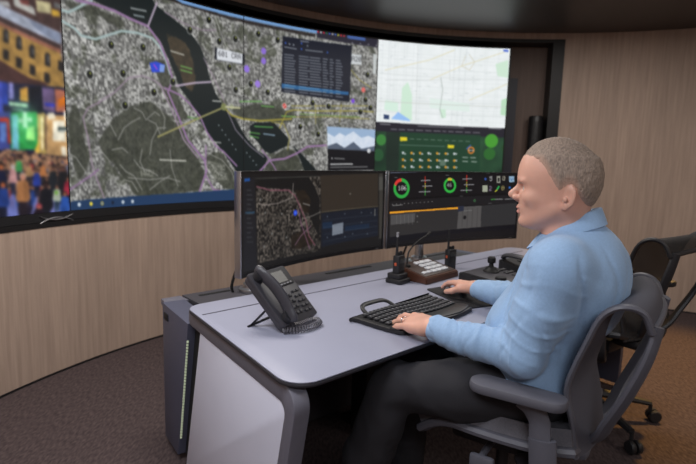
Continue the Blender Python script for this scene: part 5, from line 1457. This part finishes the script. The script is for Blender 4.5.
for c in range(2):
    b=new(); box(b,(.045+.035*c,.045,.005),(.028,.020,.008),.003); bmesh.ops.transform(b,matrix=IM,verts=b.verts[:]); obj('push_button',b,M_btn,ic)
b=new(); P=smoothpath([(.035,.14,.055),(.038,.145,.09),(.06,.15,.135),(.13,.15,.175),(.20,.15,.195)],6); tube(b,P,.0042,8); mcn=obj('gooseneck',b,M_cable,ic)
b=new(); tube(b,[P[-1],P[-1]+Vector((.03,.002,.013))],[.006,.009],10); obj('microphone',b,M_cable,mcn)
b=new(); lathe(b,[(0,0),(.014,0),(.012,.012),(0,.013)],16,IM@Matrix.Translation((.035,.138,.002))); obj('socket',b,M_cable,ic)
# --- camera control joystick
jc=desk_thing('joystick_controller','black camera joystick controller on the desk right of the mouse','controller',1.30,.185,1)
obj('base',wedge(0,.262,0,.25,.030,.045),M_rad,jc)
b=new(); box(b,(.131,.125,.040),(.24,.225,.003),.001); bmesh.ops.rotate(b,cent=(.131,.125,.040),matrix=Matrix.Rotation(math.atan2(.015,.25),3,'X'),verts=b.verts[:]); obj('top_plate',b,mat('controller_plate',(58,56,62),.45),jc)
b=new(); lathe(b,[(0,.04),(.040,.04),(.038,.048),(.028,.056),(.022,.066),(.012,.070),(.010,.084),(.018,.087),(.020,.097),(.019,.112),(.014,.117),(0,.118)],24,Matrix.Translation((.150,.165,.0))); obj('joystick',b,M_cable,jc)
for r in range(3):
    for c in range(3):
        b=new(); box(b,(.19+.026*c,.06+.045*r,.039+.003*r),(.022,.022,.010),.003); obj('button',b,M_key,jc)
b=new(); lathe(b,[(0,0),(.026,0),(.025,.012),(0,.013)],20,Matrix.Translation((.06,.06,.036))); obj('jog_dial',b,M_rad,jc)
# --- black conference handset unit beside it
hp=desk_thing('handset_unit','black desk handset unit with an arched handset, beyond the joystick controller','phone',1.60,.185,-4)
obj('base',wedge(0,.21,0,.23,.035,.075),M_rad,hp)
b=new(); tube(b,smoothpath([(.03,.04,.07),(.032,.06,.085),(.034,.12,.098),(.034,.18,.100),(.034,.215,.092),(.034,.225,.08)],5),.017,12,flat=(1.2,.7)); obj('handset',b,M_ph,hp)
for r in range(4):
    for c in range(3):
        b=new(); box(b,(.10+.032*c,.05+.04*r,.046+.0068*r),(.022,.022,.008),.003); obj('key',b,M_key,hp)
# ================================================================== the seated man
M_skin=mat('skin',(214,164,144),.5,var=.06,scale=18,bump=.08,bscale=350)
sb=M_skin.node_tree.nodes['Principled BSDF']; sb.inputs['Subsurface Weight'].default_value=.12; sb.inputs['Subsurface Radius'].default_value=(.012,.005,.003)
M_lip=mat('lips',(200,140,127),.45); M_hair=mat('grey_blond_hair',(160,143,128),.7,var=.3,scale=260,bump=.5,bscale=420,stretch=(1,1,.35))
M_shirt=mat('light_blue_shirt',(146,178,214),.75,var=.05,scale=160,bump=.12,bscale=500,sheen=.2)
M_trou=mat('charcoal_trousers',(36,35,40),.85,bump=.2,bscale=400); M_shoe=mat('black_leather',(22,21,22),.35)
M_hair2=mat('short_hair',(146,129,116),.7,var=.3,scale=260,bump=.5,bscale=420,stretch=(1,1,.35))
nt=M_hair2.node_tree; bs=nt.nodes['Principled BSDF']; src=bs.inputs['Base Color'].links[0].from_socket
va=nt.nodes.new('ShaderNodeVertexColor'); va.layer_name='fade'; mx=nt.nodes.new('ShaderNodeMix'); mx.data_type='RGBA'   # cropped sides let the scalp show
mx.inputs['A'].default_value=(*lin((186,150,131)),1); nt.links.new(src,mx.inputs['B']); nt.links.new(va.outputs['Color'],mx.inputs['Factor']); nt.links.new(mx.outputs['Result'],bs.inputs['Base Color'])
M_eye=mat('eye_white',(205,198,192),.25); M_iris=mat('iris',(70,80,90),.2); M_ring=mat('ring_silver',(205,205,210),.2,1)
man=thing('person','seated man with short grey hair in light blue shirt and dark trousers at the desk','person',(.618,1.53,0))
mo=Vector(man.location)
def mpart(name,me,m,parent=None,**k):
    me.transform(Matrix.Translation(-mo)); return obj(name,me,m,parent or man,**k)
TF=np.array([-.80,.60,0]); TLft=np.array([-.60,-.80,0]); UPV=np.array([0,0,1.])
TA=np.array([TF,TLft,UPV])
def tilt(a):   # torso axes leaning back by a
    c,s=math.cos(a),math.sin(a); return np.array([TF*c+UPV*s,TLft,UPV*c-TF*s])
PEL=np.array([.606,1.538,.625]); BEL=np.array([.588,1.548,.775]); CHE=np.array([.655,1.512,.93]); UPC=np.array([.668,1.503,1.03]); NEK=np.array([.655,1.497,1.115])
SHL=UPC+TLft*.172+np.array([0,0,.0]); SHR=UPC-TLft*.172+TF*.03
ELL=np.array([.492,1.378,.772]); WRL=np.array([.270,1.552,.788]); ELR=np.array([.70,1.87,.80]); WRR=np.array([.520,2.045,.792])
HIPL=PEL+TLft*.088+np.array([0,0,-.005]); HIPR=PEL-TLft*.088+np.array([0,0,-.005])
KNL=np.array([.155,1.515,.612]); ANL=np.array([.0,1.55,.10]); KNR=np.array([.275,1.86,.60]); ANR=np.array([.25,1.95,.10])
HEAD=np.array([.594,1.490,1.238])
# ---- trunk and limbs under the clothes
F=Field((.0,1.15,.03),(1.0,2.15,1.16),.009)
F.ell(PEL,(.105,.155,.09),TA,.03); F.ell(BEL,(.115,.145,.15),tilt(.1),.05); F.ell(CHE,(.105,.155,.18),tilt(.15),.05)
F.cap(SHL,SHR,.05,.05,.04); F.cap(UPC,NEK+UPV*.02,.07,.055,.03)
for s,e,w in((SHL,ELL,WRL),(SHR,ELR,WRR)): F.cap(s,e,.048,.037,.02); F.cap(e,w,.037,.026,.02)
for h,k,a in((HIPL,KNL,ANL),(HIPR,KNR,ANR)): F.cap(h,k,.072,.052,.03); F.cap(k,a,.050,.034,.02)
trunk=relax(F.mesh('trunk'),1)
# ---- head, in its own axes: x forward, y left, z up
hf=np.array([-.9035,.4285,0]); hf/=np.linalg.norm(hf); hl=np.array([-hf[1],hf[0],0])
HM=frame(hf,hl,(0,0,1),HEAD)@Matrix.Diagonal((.925,.925,1.0,1))
PZ=[-.135,-.124,-.118,-.105,-.09,-.075,-.06,-.04,-.02,-.001,.012,.04,.06,.08,.10,.115,.125,.131]
PF=[.050,.080,.093,.1010,.1030,.1080,.1110,.1085,.103,.1035,.1075,.1050,.1020,.0950,.082,.067,.035,.006]
PB=[.055,.040,.018,-.012,-.046,-.072,-.086,-.097,-.104,-.109,-.111,-.110,-.106,-.095,-.085,-.064,-.030,-.004]
PW=[.006,.022,.034,.048,.058,.064,.069,.072,.074,.076,.077,.0765,.0725,.065,.058,.045,.028,.006]
def head_loft(F,grow=0):
    X=F.ax[0][:,None,None];Y=F.ax[1][None,:,None];Z=F.ax[2]
    f=np.interp(Z,PZ,PF);b=np.interp(Z,PZ,PB);w=np.interp(Z,PZ,PW)
    ker=np.array([1,2,3,4,3,2,1.])/16
    sm=lambda a:np.convolve(np.pad(a,3,mode='edge'),ker,'valid')
    f,b,w=sm(f),sm(b),sm(w)
    a=((f-b)/2+grow)[None,None,:]; xc=((f+b)/2)[None,None,:]; ww=(w+grow)[None,None,:]
    px=(X-xc)/a
    ws=ww*(1-.20*np.clip(px,0,1)**2)          # the face narrows towards the front
    r=(np.abs(px)**2.35+np.abs(Y/ws)**2.35)**(1/2.35)
    d=(r-1)*np.minimum(a,ww)*.85
    zc=np.maximum(Z-.130-grow,-.128-Z)[None,None,:]
    return np.maximum(d,zc).astype(np.float32)
F=Field((-.15,-.11,-.235),(.165,.11,.15),.0026)
F.f=np.maximum(head_loft(F),(F.ax[2]-.075)[None,None,:].astype(np.float32)); F.ell((-.002,0,.024),(.113,.077,.100),None,.03); F.ell((.017,0,.040),(.085,.066,.082),None,.03)
for e in(-1,1):
    F.cap((-.005,e*.058,-.062),(.080,e*.020,-.108),.015,.014,.02)
    F.ell((.064,e*.048,-.034),(.026,.020,.018),None,.02)
    F.ell((.0925,e*.030,.013),(.014,.026,.008),None,.012)
    F.ell((.1105,e*.032,-.008),(.017,.018,.0115),None,.012,'s')
    F.ell((.082,e*.031,-.0085),(.0165,.0165,.0125),None,.004)
    F.ell((.0985,e*.033,-.0095),(.0100,.0130,.0056),None,.003,'s')
F.cap((.100,0,.004),(.134,0,-.028),.0085,.0108,.010)
F.cap((.132,0,-.030),(.116,0,-.041),.0095,.009,.006)
for e in(-1,1):
    F.ell((.117,e*.0135,-.037),(.0125,.0075,.0085),None,.006)
    F.ell((.124,e*.0065,-.0455),(.004,.0032,.003),None,.003,'s')
F.ell((.1090,0,-.0655),(.0085,.021,.0050),None,.007); F.ell((.1070,0,-.0795),(.0085,.018,.0060),None,.007)
F.ell((.120,0,-.0722),(.012,.022,.0014),None,.002,'s')
F.ell((.0925,0,-.107),(.0135,.022,.014),None,.014)
F.ell((.114,0,-.091),(.008,.02,.005),None,.008,'s')
def ear_axes(e): 
    a=math.radians(24); return np.array([[math.cos(a),-e*math.sin(a),.12],[e*math.sin(a),math.cos(a),0],[-.12,0,1]])
for e in(-1,1):
    A_=ear_axes(e)
    F.ell((-.041,e*.0815,-.025),(.0185,.0062,.0310),A_,.005)
    F.ell((-.031,e*.079,-.051),(.010,.0065,.013),A_,.006)
    F.ell((-.036,e*.0885,-.025),(.0115,.0062,.0200),A_,.004,'s')
    F.ell((-.030,e*.086,-.033),(.007,.005,.008),A_,.004)
# neck in head axes
def toh(p): d=np.array(p)-HEAD; return np.array([d@hf,d@hl,d[2]])
nb=toh(NEK+np.array([.004,0,-.035])); F.cap(nb,(-.032,0,-.062),.062,.061,.02); F.cap((-.005,0,-.125),(.03,0,-.090),.042,.03,.02)
hd=relax(F.mesh('head'),1,.35)
hd.materials.append(M_skin)
xform(hd,HM)
# ---- hands: x towards the fingertips, y to the thumb side, z to the back of the hand
def hand_mesh(name,curl,spread,thumb):
    F=Field((-.06,-.075,-.085),(.22,.085,.05),.0022)
    F.cap((-.008,0,.0),(.0,0,.0),.022,.024,.012); 
    kn=[(.088,.030,.004),(.093,.010,.007),(.088,-.011,.005),(.078,-.031,.0)]
    for (x,y,z) in kn: F.cap((.0,y*.45,.0),(x,y,z-.004),.0165,.0115,.014)
    F.cap((.012,.014,-.008),(.048,.036,-.014),.018,.016,.014); F.cap((.02,-.018,-.008),(.062,-.026,-.01),.015,.012,.012)
    Ls=[(.043,.025,.020),(.047,.029,.021),(.043,.027,.020),(.034,.020,.018)]; tips=[]; ringp=None
    for i,((x,y,z),L) in enumerate(zip(kn,Ls)):
        p=np.array([x,y,z-.004]); yaw=spread[i]; ang=curl[i][0]; r=.0098-.0009*(i==3)
        for j in range(3):
            d=np.array([math.cos(ang)*math.cos(yaw),math.cos(ang)*math.sin(yaw),-math.sin(ang)]); q=p+d*L[j]
            if i==2 and j==0: ringp=(p+d*L[0]*.5,d,r)
            F.cap(p,q,r,r*.92,.0035); p=q; r*=.9
            ang+=curl[i][1+j] if j<2 else 0
        tips.append((p,d))
    p=np.array([.045,.038,-.014]); r=.0122
    for L,(a,yw) in zip((.034,.030),thumb):
        d=np.array([math.cos(a)*math.cos(yw),math.cos(a)*math.sin(yw),-math.sin(a)]); q=p+d*L; F.cap(p,q,r,r*.85,.006); p=q; r*=.88
    return relax(F.mesh(name),1,.4),ringp,tips
def hand_frame(w,tip,roll,left):
    x=Vector(tip-w).normalized(); up=Vector((0,0,1)); z=(up-x*up.dot(x)).normalized(); y=z.cross(x)    # y = left of the fingers
    R=Matrix.Rotation(roll,3,x); z=R@z; y=R@y
    if left: y=-y          # the thumb of a left hand is on the right
    return frame(x,y,z,w)
R_=math.radians
hL,ringp,_=hand_mesh('hand',[(R_(6),R_(14),R_(12)),(R_(4),R_(16),R_(12)),(R_(6),R_(18),R_(14)),(R_(10),R_(20),R_(12))],[R_(6),R_(1),R_(-5),R_(-12)],[(R_(22),R_(34)),(R_(20),R_(16))])
ML=hand_frame(WRL+np.array([0,0,.004]),np.array([.165,1.752,.768]),R_(-10),True)@Matrix.Scale(1.22,4); xform(hL,ML); hL.flip_normals()
hR,_,_=hand_mesh('hand',[(R_(8),R_(18),R_(14)),(R_(8),R_(20),R_(14)),(R_(12),R_(24),R_(16)),(R_(16),R_(26),R_(16))],[R_(5),R_(1),R_(-4),R_(-10)],[(R_(25),R_(30)),(R_(15),R_(14))])
MR=hand_frame(WRR+np.array([0,0,.008]),np.array([.452,2.235,.785]),R_(6),False)@Matrix.Scale(1.1,4); xform(hR,MR)
for m_ in(trunk,hL,hR): m_.materials.append(M_skin)
body=join_meshes('body',[trunk,hd,hL,hR]); body.materials.clear()
body.materials.append(M_skin); body.materials.append(M_lip)
HI=HM.inverted()
for p in body.polygons:
    c=HI@p.center
    p.material_index=1 if (c.x>.104 and abs(c.y)<.0225*(1-((c.z+.0725)/.02)**2*.6) and -.0845<c.z<-.0615) else 0
mpart('body',body,[M_skin,M_lip],angle=180)
rp,rd,rr=ringp; b=new(); P=[]
for k in range(20):
    a=2*PI*k/20; zz=Vector((0,0,1)); x=Vector(rd); y=zz.cross(x).normalized(); z=x.cross(y); P.append(ML@(Vector(rp)+(y*math.cos(a)+z*math.sin(a))*(rr+.0006)))
tube(b,P,.0016,6,closed=True); me=D.meshes.new('ring'); b.to_mesh(me); b.free(); mpart('ring',me,M_ring,label='silver ring on the left hand')
# ---- eyes, brows
for e in(-1,1):
    b=new(); bmesh.ops.create_uvsphere(b,u_segments=18,v_segments=12,radius=.0118); bmesh.ops.transform(b,matrix=HM@Matrix.Translation((.086,e*.031,-.0092)),verts=b.verts[:]); me=D.meshes.new('eye'); b.to_mesh(me); b.free(); ey=mpart('eye',me,M_eye)
    b=new(); lathe(b,[(0,.0),(.0058,-.0016),(.0058,-.003),(0,-.003)],16,HM@Matrix.Translation((.0981,e*.0305,-.0092))@Matrix.Rotation(PI/2,4,'Y')); me=D.meshes.new('iris'); b.to_mesh(me); b.free(); mpart('iris',me,M_iris,ey)
    F=Field((.06,-.07,-.01),(.13,.07,.03),.002)
    F.chain([(.1080,e*.012,.0085),(.1045,e*.028,.0125),(.0915,e*.047,.009)],[.0035,.004,.0022],.003); mpart('eyebrow',xform(F.mesh('eyebrow'),HM),M_hair)
# ---- hair: a short cap over the skull down to the hairline
F=Field((-.15,-.11,-.10),(.14,.11,.16),.0028)
G=.0055; F.f=np.maximum(head_loft(F,G),(F.ax[2]-.075)[None,None,:].astype(np.float32)); F.ell((-.002,0,.024),(.113+G,.077+G,.100+G),None,.03); F.ell((.017,0,.040),(.085+G,.066+G,.082+G),None,.03); hl_f=F.f.copy()
X,Y,Z=np.meshgrid(*F.ax,indexing='ij')
HX=[-.13,-.104,-.092,-.080,-.066,-.056,-.044,-.026,-.010,.006,.024,.042,.062,.082,.098,.13]
HZ=[-.080,-.076,-.066,-.050,-.028,-.006,.004,.000,-.014,.008,.036,.058,.074,.080,.079,.079]
zh=np.interp(X,HX,HZ)
yb=np.interp(np.abs(Y),[0,.03,.05,.06,.08],[0,0,0,0,0])
zfront=np.where(X>.06,.076+.012*np.cos(np.clip(np.abs(Y)/.05,0,1)*PI),zh); zz=np.where(np.abs(Y)<.045,np.where(X>.04,np.maximum(np.minimum(zh,.090),.070+.0*X),zh),zh)
n=value_noise(X*190,Y*190,Z*150,5)*.0009+value_noise(X*330,Y*330,Z*260,6)*.0013
hl_f=hl_f+.0062*np.clip(1-(Z-zz)/.035,0,1)**1.5
edge=(zz-Z)*.75+value_noise(X*120,Y*120,Z*120,9)*.004
F.f=np.maximum(hl_f+n-.0025*np.clip((Z-.06)/.06,0,1),edge).astype(np.float32)
hm_=F.mesh('hair'); hv=np.array([tuple(v.co) for v in hm_.vertices])
hz=np.interp(hv[:,0],HX,HZ); den=np.maximum(np.clip((hv[:,2]-hz-.002)/.034,0,1),np.clip((hv[:,2]-.07)/.02,0,1))
at=hm_.color_attributes.new('fade','FLOAT_COLOR','POINT'); at.data.foreach_set('color',np.stack([den,den,den,np.ones(len(den))],1).astype(np.float32).ravel())
mpart('hair',xform(hm_,HM),M_hair2,angle=180)
# ---- shirt
F=Field((.16,1.20,.58),(.96,2.16,1.17),.0046)
F.ell(PEL+np.array([0,0,.03]),(.135,.185,.115),TA,.03)
F.ell(BEL,(.150,.188,.165),tilt(.1),.06); F.ell(CHE,(.140,.196,.20),tilt(.2),.06); F.ell(CHE-TF*.035+UPV*.03,(.125,.185,.16),tilt(.2),.05)
F.cap(SHL+UPV*-.012,SHR+UPV*-.012,.074,.074,.05); F.cap(UPC+UPV*.005,NEK+UPV*.010,.105,.060,.05)
for s,e,w in((SHL,ELL,WRL),(SHR,ELR,WRR)):
    md=(s+e)/2; F.cap(s,md,.078,.070,.03); F.cap(md,e,.070,.060,.02); m2=e+(w-e)*.5; F.cap(e,m2,.060,.051,.02); F.cap(m2,e+(w-e)*.93,.051,.0415,.012)
X,Y,Z=np.meshgrid(*F.ax,indexing='ij')
# cloth folds: soft swells and narrow creases that hang from the shoulders and gather at the armpits
wx=X+.035*value_noise(X*8,Y*8,Z*8,1); wz=Z+.05*value_noise(X*7,Y*7,Z*7,2)
swell=value_noise(wx*9+Z*7,Y*9-Z*6,wz*5,3)
c1=value_noise(wx*10+Z*2.5,Y*10-Z*2.5,wz*3,4); c2=value_noise(wx*15-Z*4,Y*15+Z*4,wz*5,7)
crease=np.exp(-(c1/.13)**2)*.7+np.exp(-(c2/.13)**2)*.3
def near(a,b):
    ba=b-a; t=np.clip(((X-a[0])*ba[0]+(Y-a[1])*ba[1]+(Z-a[2])*ba[2])/(ba@ba),0,1)
    return t,np.sqrt((X-a[0]-t*ba[0])**2+(Y-a[1]-t*ba[1])**2+(Z-a[2]-t*ba[2])**2)
F.f+=((-.0055*swell+.0075*(crease-.25))*np.clip((1.10-Z)/.09,0,1)).astype(np.float32)
for s,e,w in((SHL,ELL,WRL),(SHR,ELR,WRR)):
    for a,c,fr in((s,e,5.5),(e,w,6.5)):
        t,dd=near(a,c); wgt=np.clip((.10-dd)/.03,0,1)*np.clip(1.05-t,0,1)**.3
        ph_=t*fr*2*PI+6*value_noise(X*8,Y*8,Z*8,8)
        F.f-=(wgt*(.0034+.003*value_noise(X*11,Y*11,Z*11,21))*np.maximum(0,np.sin(ph_))**3*np.where(np.abs(t-.5)<.5,1,0)).astype(np.float32)
# cut: hem, neck opening, hand openings
F.f=np.maximum(F.f,(.600-Z).astype(np.float32))
F.cap(NEK+UPV*.0,NEK+UPV*.12,.060,.060,.004,'s')
shirt=relax(F.mesh('shirt'),1,.4); sh=mpart('shirt',shirt,M_shirt,angle=180)
# cuffs
for e,w in((ELL,WRL),(ELR,WRR)):
    d=(w-e)/np.linalg.norm(w-e); a=w-d*.060; c=w+d*.004
    b=new(); n_=22; x=Vector(d); y=Vector((0,0,1)).cross(x).normalized(); z=x.cross(y); rings=[]
    for q,(pp,r) in enumerate(((a,.0405),(a+d*.004,.0435),(c-d*.003,.0395),(c,.0375),(c-d*.004,.0340),(a+d*.02,.0335))):
        rings.append([b.verts.new(Vector(pp)+(y*math.cos(2*PI*k/n_)*1.0+z*math.sin(2*PI*k/n_)*.86)*r) for k in range(n_)])
    for A_,B_ in zip(rings,rings[1:]):
        for k in range(n_): b.faces.new((A_[k],A_[(k+1)%n_],B_[(k+1)%n_],B_[k]))
    me=D.meshes.new('cuff'); bmesh.ops.recalc_face_normals(b,faces=b.faces[:]); b.to_mesh(me); b.free(); mpart('cuff',me,M_shirt,sh)
# collar: stand folded over, higher at the nape, points at the throat
b=new(); rows=[]; NC=40
ctr=Vector(NEK)+Vector(TF)*.004; nf=Vector(.75*hf+.25*TF).normalized(); nl=Vector((-nf.y,nf.x,0))
for i in range(NC+1):
    a=R_(22)+(2*PI-R_(44))*i/NC          # 0 = throat
    f=(1-math.cos(a))/2                 # 0 at the throat, 1 at the nape
    dr=nf*math.cos(a)+nl*math.sin(a)
    ri=.0665; top=ctr+dr*ri+Vector((0,0,.012+.056*f)); 
    drop=.046+.022*(1-f)**3; out=.024+.016*(1-f)**2
    tip=max(0,1-min(i,NC-i)/4)*.020
    lowo=ctr+dr*(ri+out)+Vector((0,0,.012+.056*f-drop))-nf*0+nf*tip-Vector((0,0,tip*.6))
    inn=ctr+dr*(ri-.003)+Vector((0,0,-.03+.02*f))
    rows.append([b.verts.new(p) for p in(inn,top-dr*.003+Vector((0,0,-.004)),top,top+dr*.005+Vector((0,0,-.001)),top.lerp(lowo,.5)+dr*.003,lowo,lowo-dr*.004-Vector((0,0,.002)),ctr+dr*(ri+.004)+Vector((0,0,-.02+.02*f)))])
for A_,B_ in zip(rows,rows[1:]):
    for k in range(7): b.faces.new((A_[k],A_[k+1],B_[k+1],B_[k]))
me=D.meshes.new('collar'); bmesh.ops.recalc_face_normals(b,faces=b.faces[:]); b.to_mesh(me); b.free(); mpart('collar',me,M_shirt,sh)
# ---- trousers
F=Field((.0,1.2,.05),(.86,2.16,.76),.0065)
F.ell(PEL,(.128,.180,.098),TA,.03)
for h,k,a in((HIPL,KNL,ANL),(HIPR,KNR,ANR)):
    md=(h+k)/2; F.cap(h,md,.094,.086,.04); F.cap(md,k,.086,.074,.03); m2=k+(a-k)*.5; F.cap(k,m2,.074,.075,.02); F.cap(m2,a-UPV*.02,.075,.074,.02)
X,Y,Z=np.meshgrid(*F.ax,indexing='ij')
ridge=1-np.abs(value_noise(X*9+Z*6,Y*10,Z*12,13))*2; ridge2=1-np.abs(value_noise(X*20,Y*20-Z*9,Z*16,14))*2
F.f-=(.006*(ridge-.4)+.0022*(ridge2-.4)).astype(np.float32)
F.f=np.maximum(F.f,(.075-Z).astype(np.float32))
mpart('trousers',relax(F.mesh('trousers'),1,.4),M_trou,angle=180)
for a,k,dr in((ANL,KNL,(-.82,.57)),(ANR,KNR,(-.80,.60))):
    F=Field((a[0]-.36,a[1]-.25,0),(a[0]+.2,a[1]+.3,.13),.006); d=np.array([*dr,0])
    F.cap(a+d*.0+[0,0,-.055],a+d*.10+[0,0,-.06],.042,.040,.02); F.cap(a+d*.10+[0,0,-.062],a+d*.185+[0,0,-.07],.040,.030,.02); F.cap(a+[0,0,-.05],a+[0,0,.0],.042,.040,.02); F.cap(a-d*.045+[0,0,-.06],a+[0,0,-.06],.034,.040,.02)
    X,Y,Z=np.meshgrid(*F.ax,indexing='ij'); F.f=np.maximum(F.f,(.004-Z).astype(np.float32)); mpart('shoe',F.mesh('shoe'),M_shoe,angle=180)
# ================================================================== light and camera
def area(name,loc,size,energy,col,rot=(0,0,0),sy=None):
    l=D.lights.new(name,'AREA'); l.energy=energy; l.color=col; l.size=size
    if sy: l.shape='RECTANGLE'; l.size_y=sy
    o=D.objects.new(name,l); COL.objects.link(o); o.location=loc; o.rotation_euler=rot; return o
area('ceiling_light',(-.9,.7,CEIL-.02),1.2,36,(.93,.95,1),sy=.6)
area('ceiling_light',(.3,-1.3,CEIL-.02),1.4,44,(.95,.96,1),sy=.6)
area('ceiling_light',(2.8,.8,CEIL-.02),1.2,20,(1,.93,.86),sy=.6)
area('ceiling_light',(-.7,2.4,CEIL-.02),.9,30,(1,.93,.86),sy=.4)
area('ceiling_light',(1.5,3.4,CEIL-.02),1.2,24,(1,.95,.9),sy=.4)
def spot(loc,to,e,col,ang,blend=.6,r=.05):
    l=D.lights.new('downlight','SPOT'); l.energy=e; l.color=col; l.spot_size=math.radians(ang); l.spot_blend=blend; l.shadow_soft_size=r
    o=D.objects.new('downlight',l); COL.objects.link(o); o.location=loc
    o.rotation_euler=(Vector(to)-Vector(loc)).to_track_quat('-Z','Y').to_euler(); return o
spot((2.3,3.3,CEIL-.03),(2.05,3.1,0),260,(1,.55,.12),64)
w=D.worlds.new('room_air'); SC.world=w; w.use_nodes=True; w.node_tree.nodes['Background'].inputs['Color'].default_value=(.55,.6,.7,1); w.node_tree.nodes['Background'].inputs['Strength'].default_value=.0
cam=D.cameras.new('camera'); co=D.objects.new('camera',cam); COL.objects.link(co)
cam.sensor_width=36; cam.lens=520/696*36; cam.clip_start=.05
cam.dof.use_dof=True; cam.dof.focus_distance=1.65; cam.dof.aperture_fstop=3.2
PT=math.atan(520/3670); RL=math.atan(103/3670)
co.location=(0,0,1.30)
f=Vector((0,math.cos(PT),-math.sin(PT))); r=Vector((1,0,0)); d=Vector((0,-math.sin(PT),-math.cos(PT)))
# world right appears turned by RL in the picture (down towards the right)
ir=r*math.cos(RL)-d*math.sin(RL); idn=r*math.sin(RL)+d*math.cos(RL)
ix=Vector(r)*math.cos(RL)+Vector(d)*-math.sin(RL); iy=Vector(r)*math.sin(RL)+Vector(d)*math.cos(RL)
co.rotation_euler=Matrix((( ix.x,-iy.x,-f.x),(ix.y,-iy.y,-f.y),(ix.z,-iy.z,-f.z))).to_euler()
SC.camera=co
SC.view_settings.view_transform='Standard'; SC.view_settings.look='None'; SC.view_settings.exposure=0; SC.view_settings.gamma=1
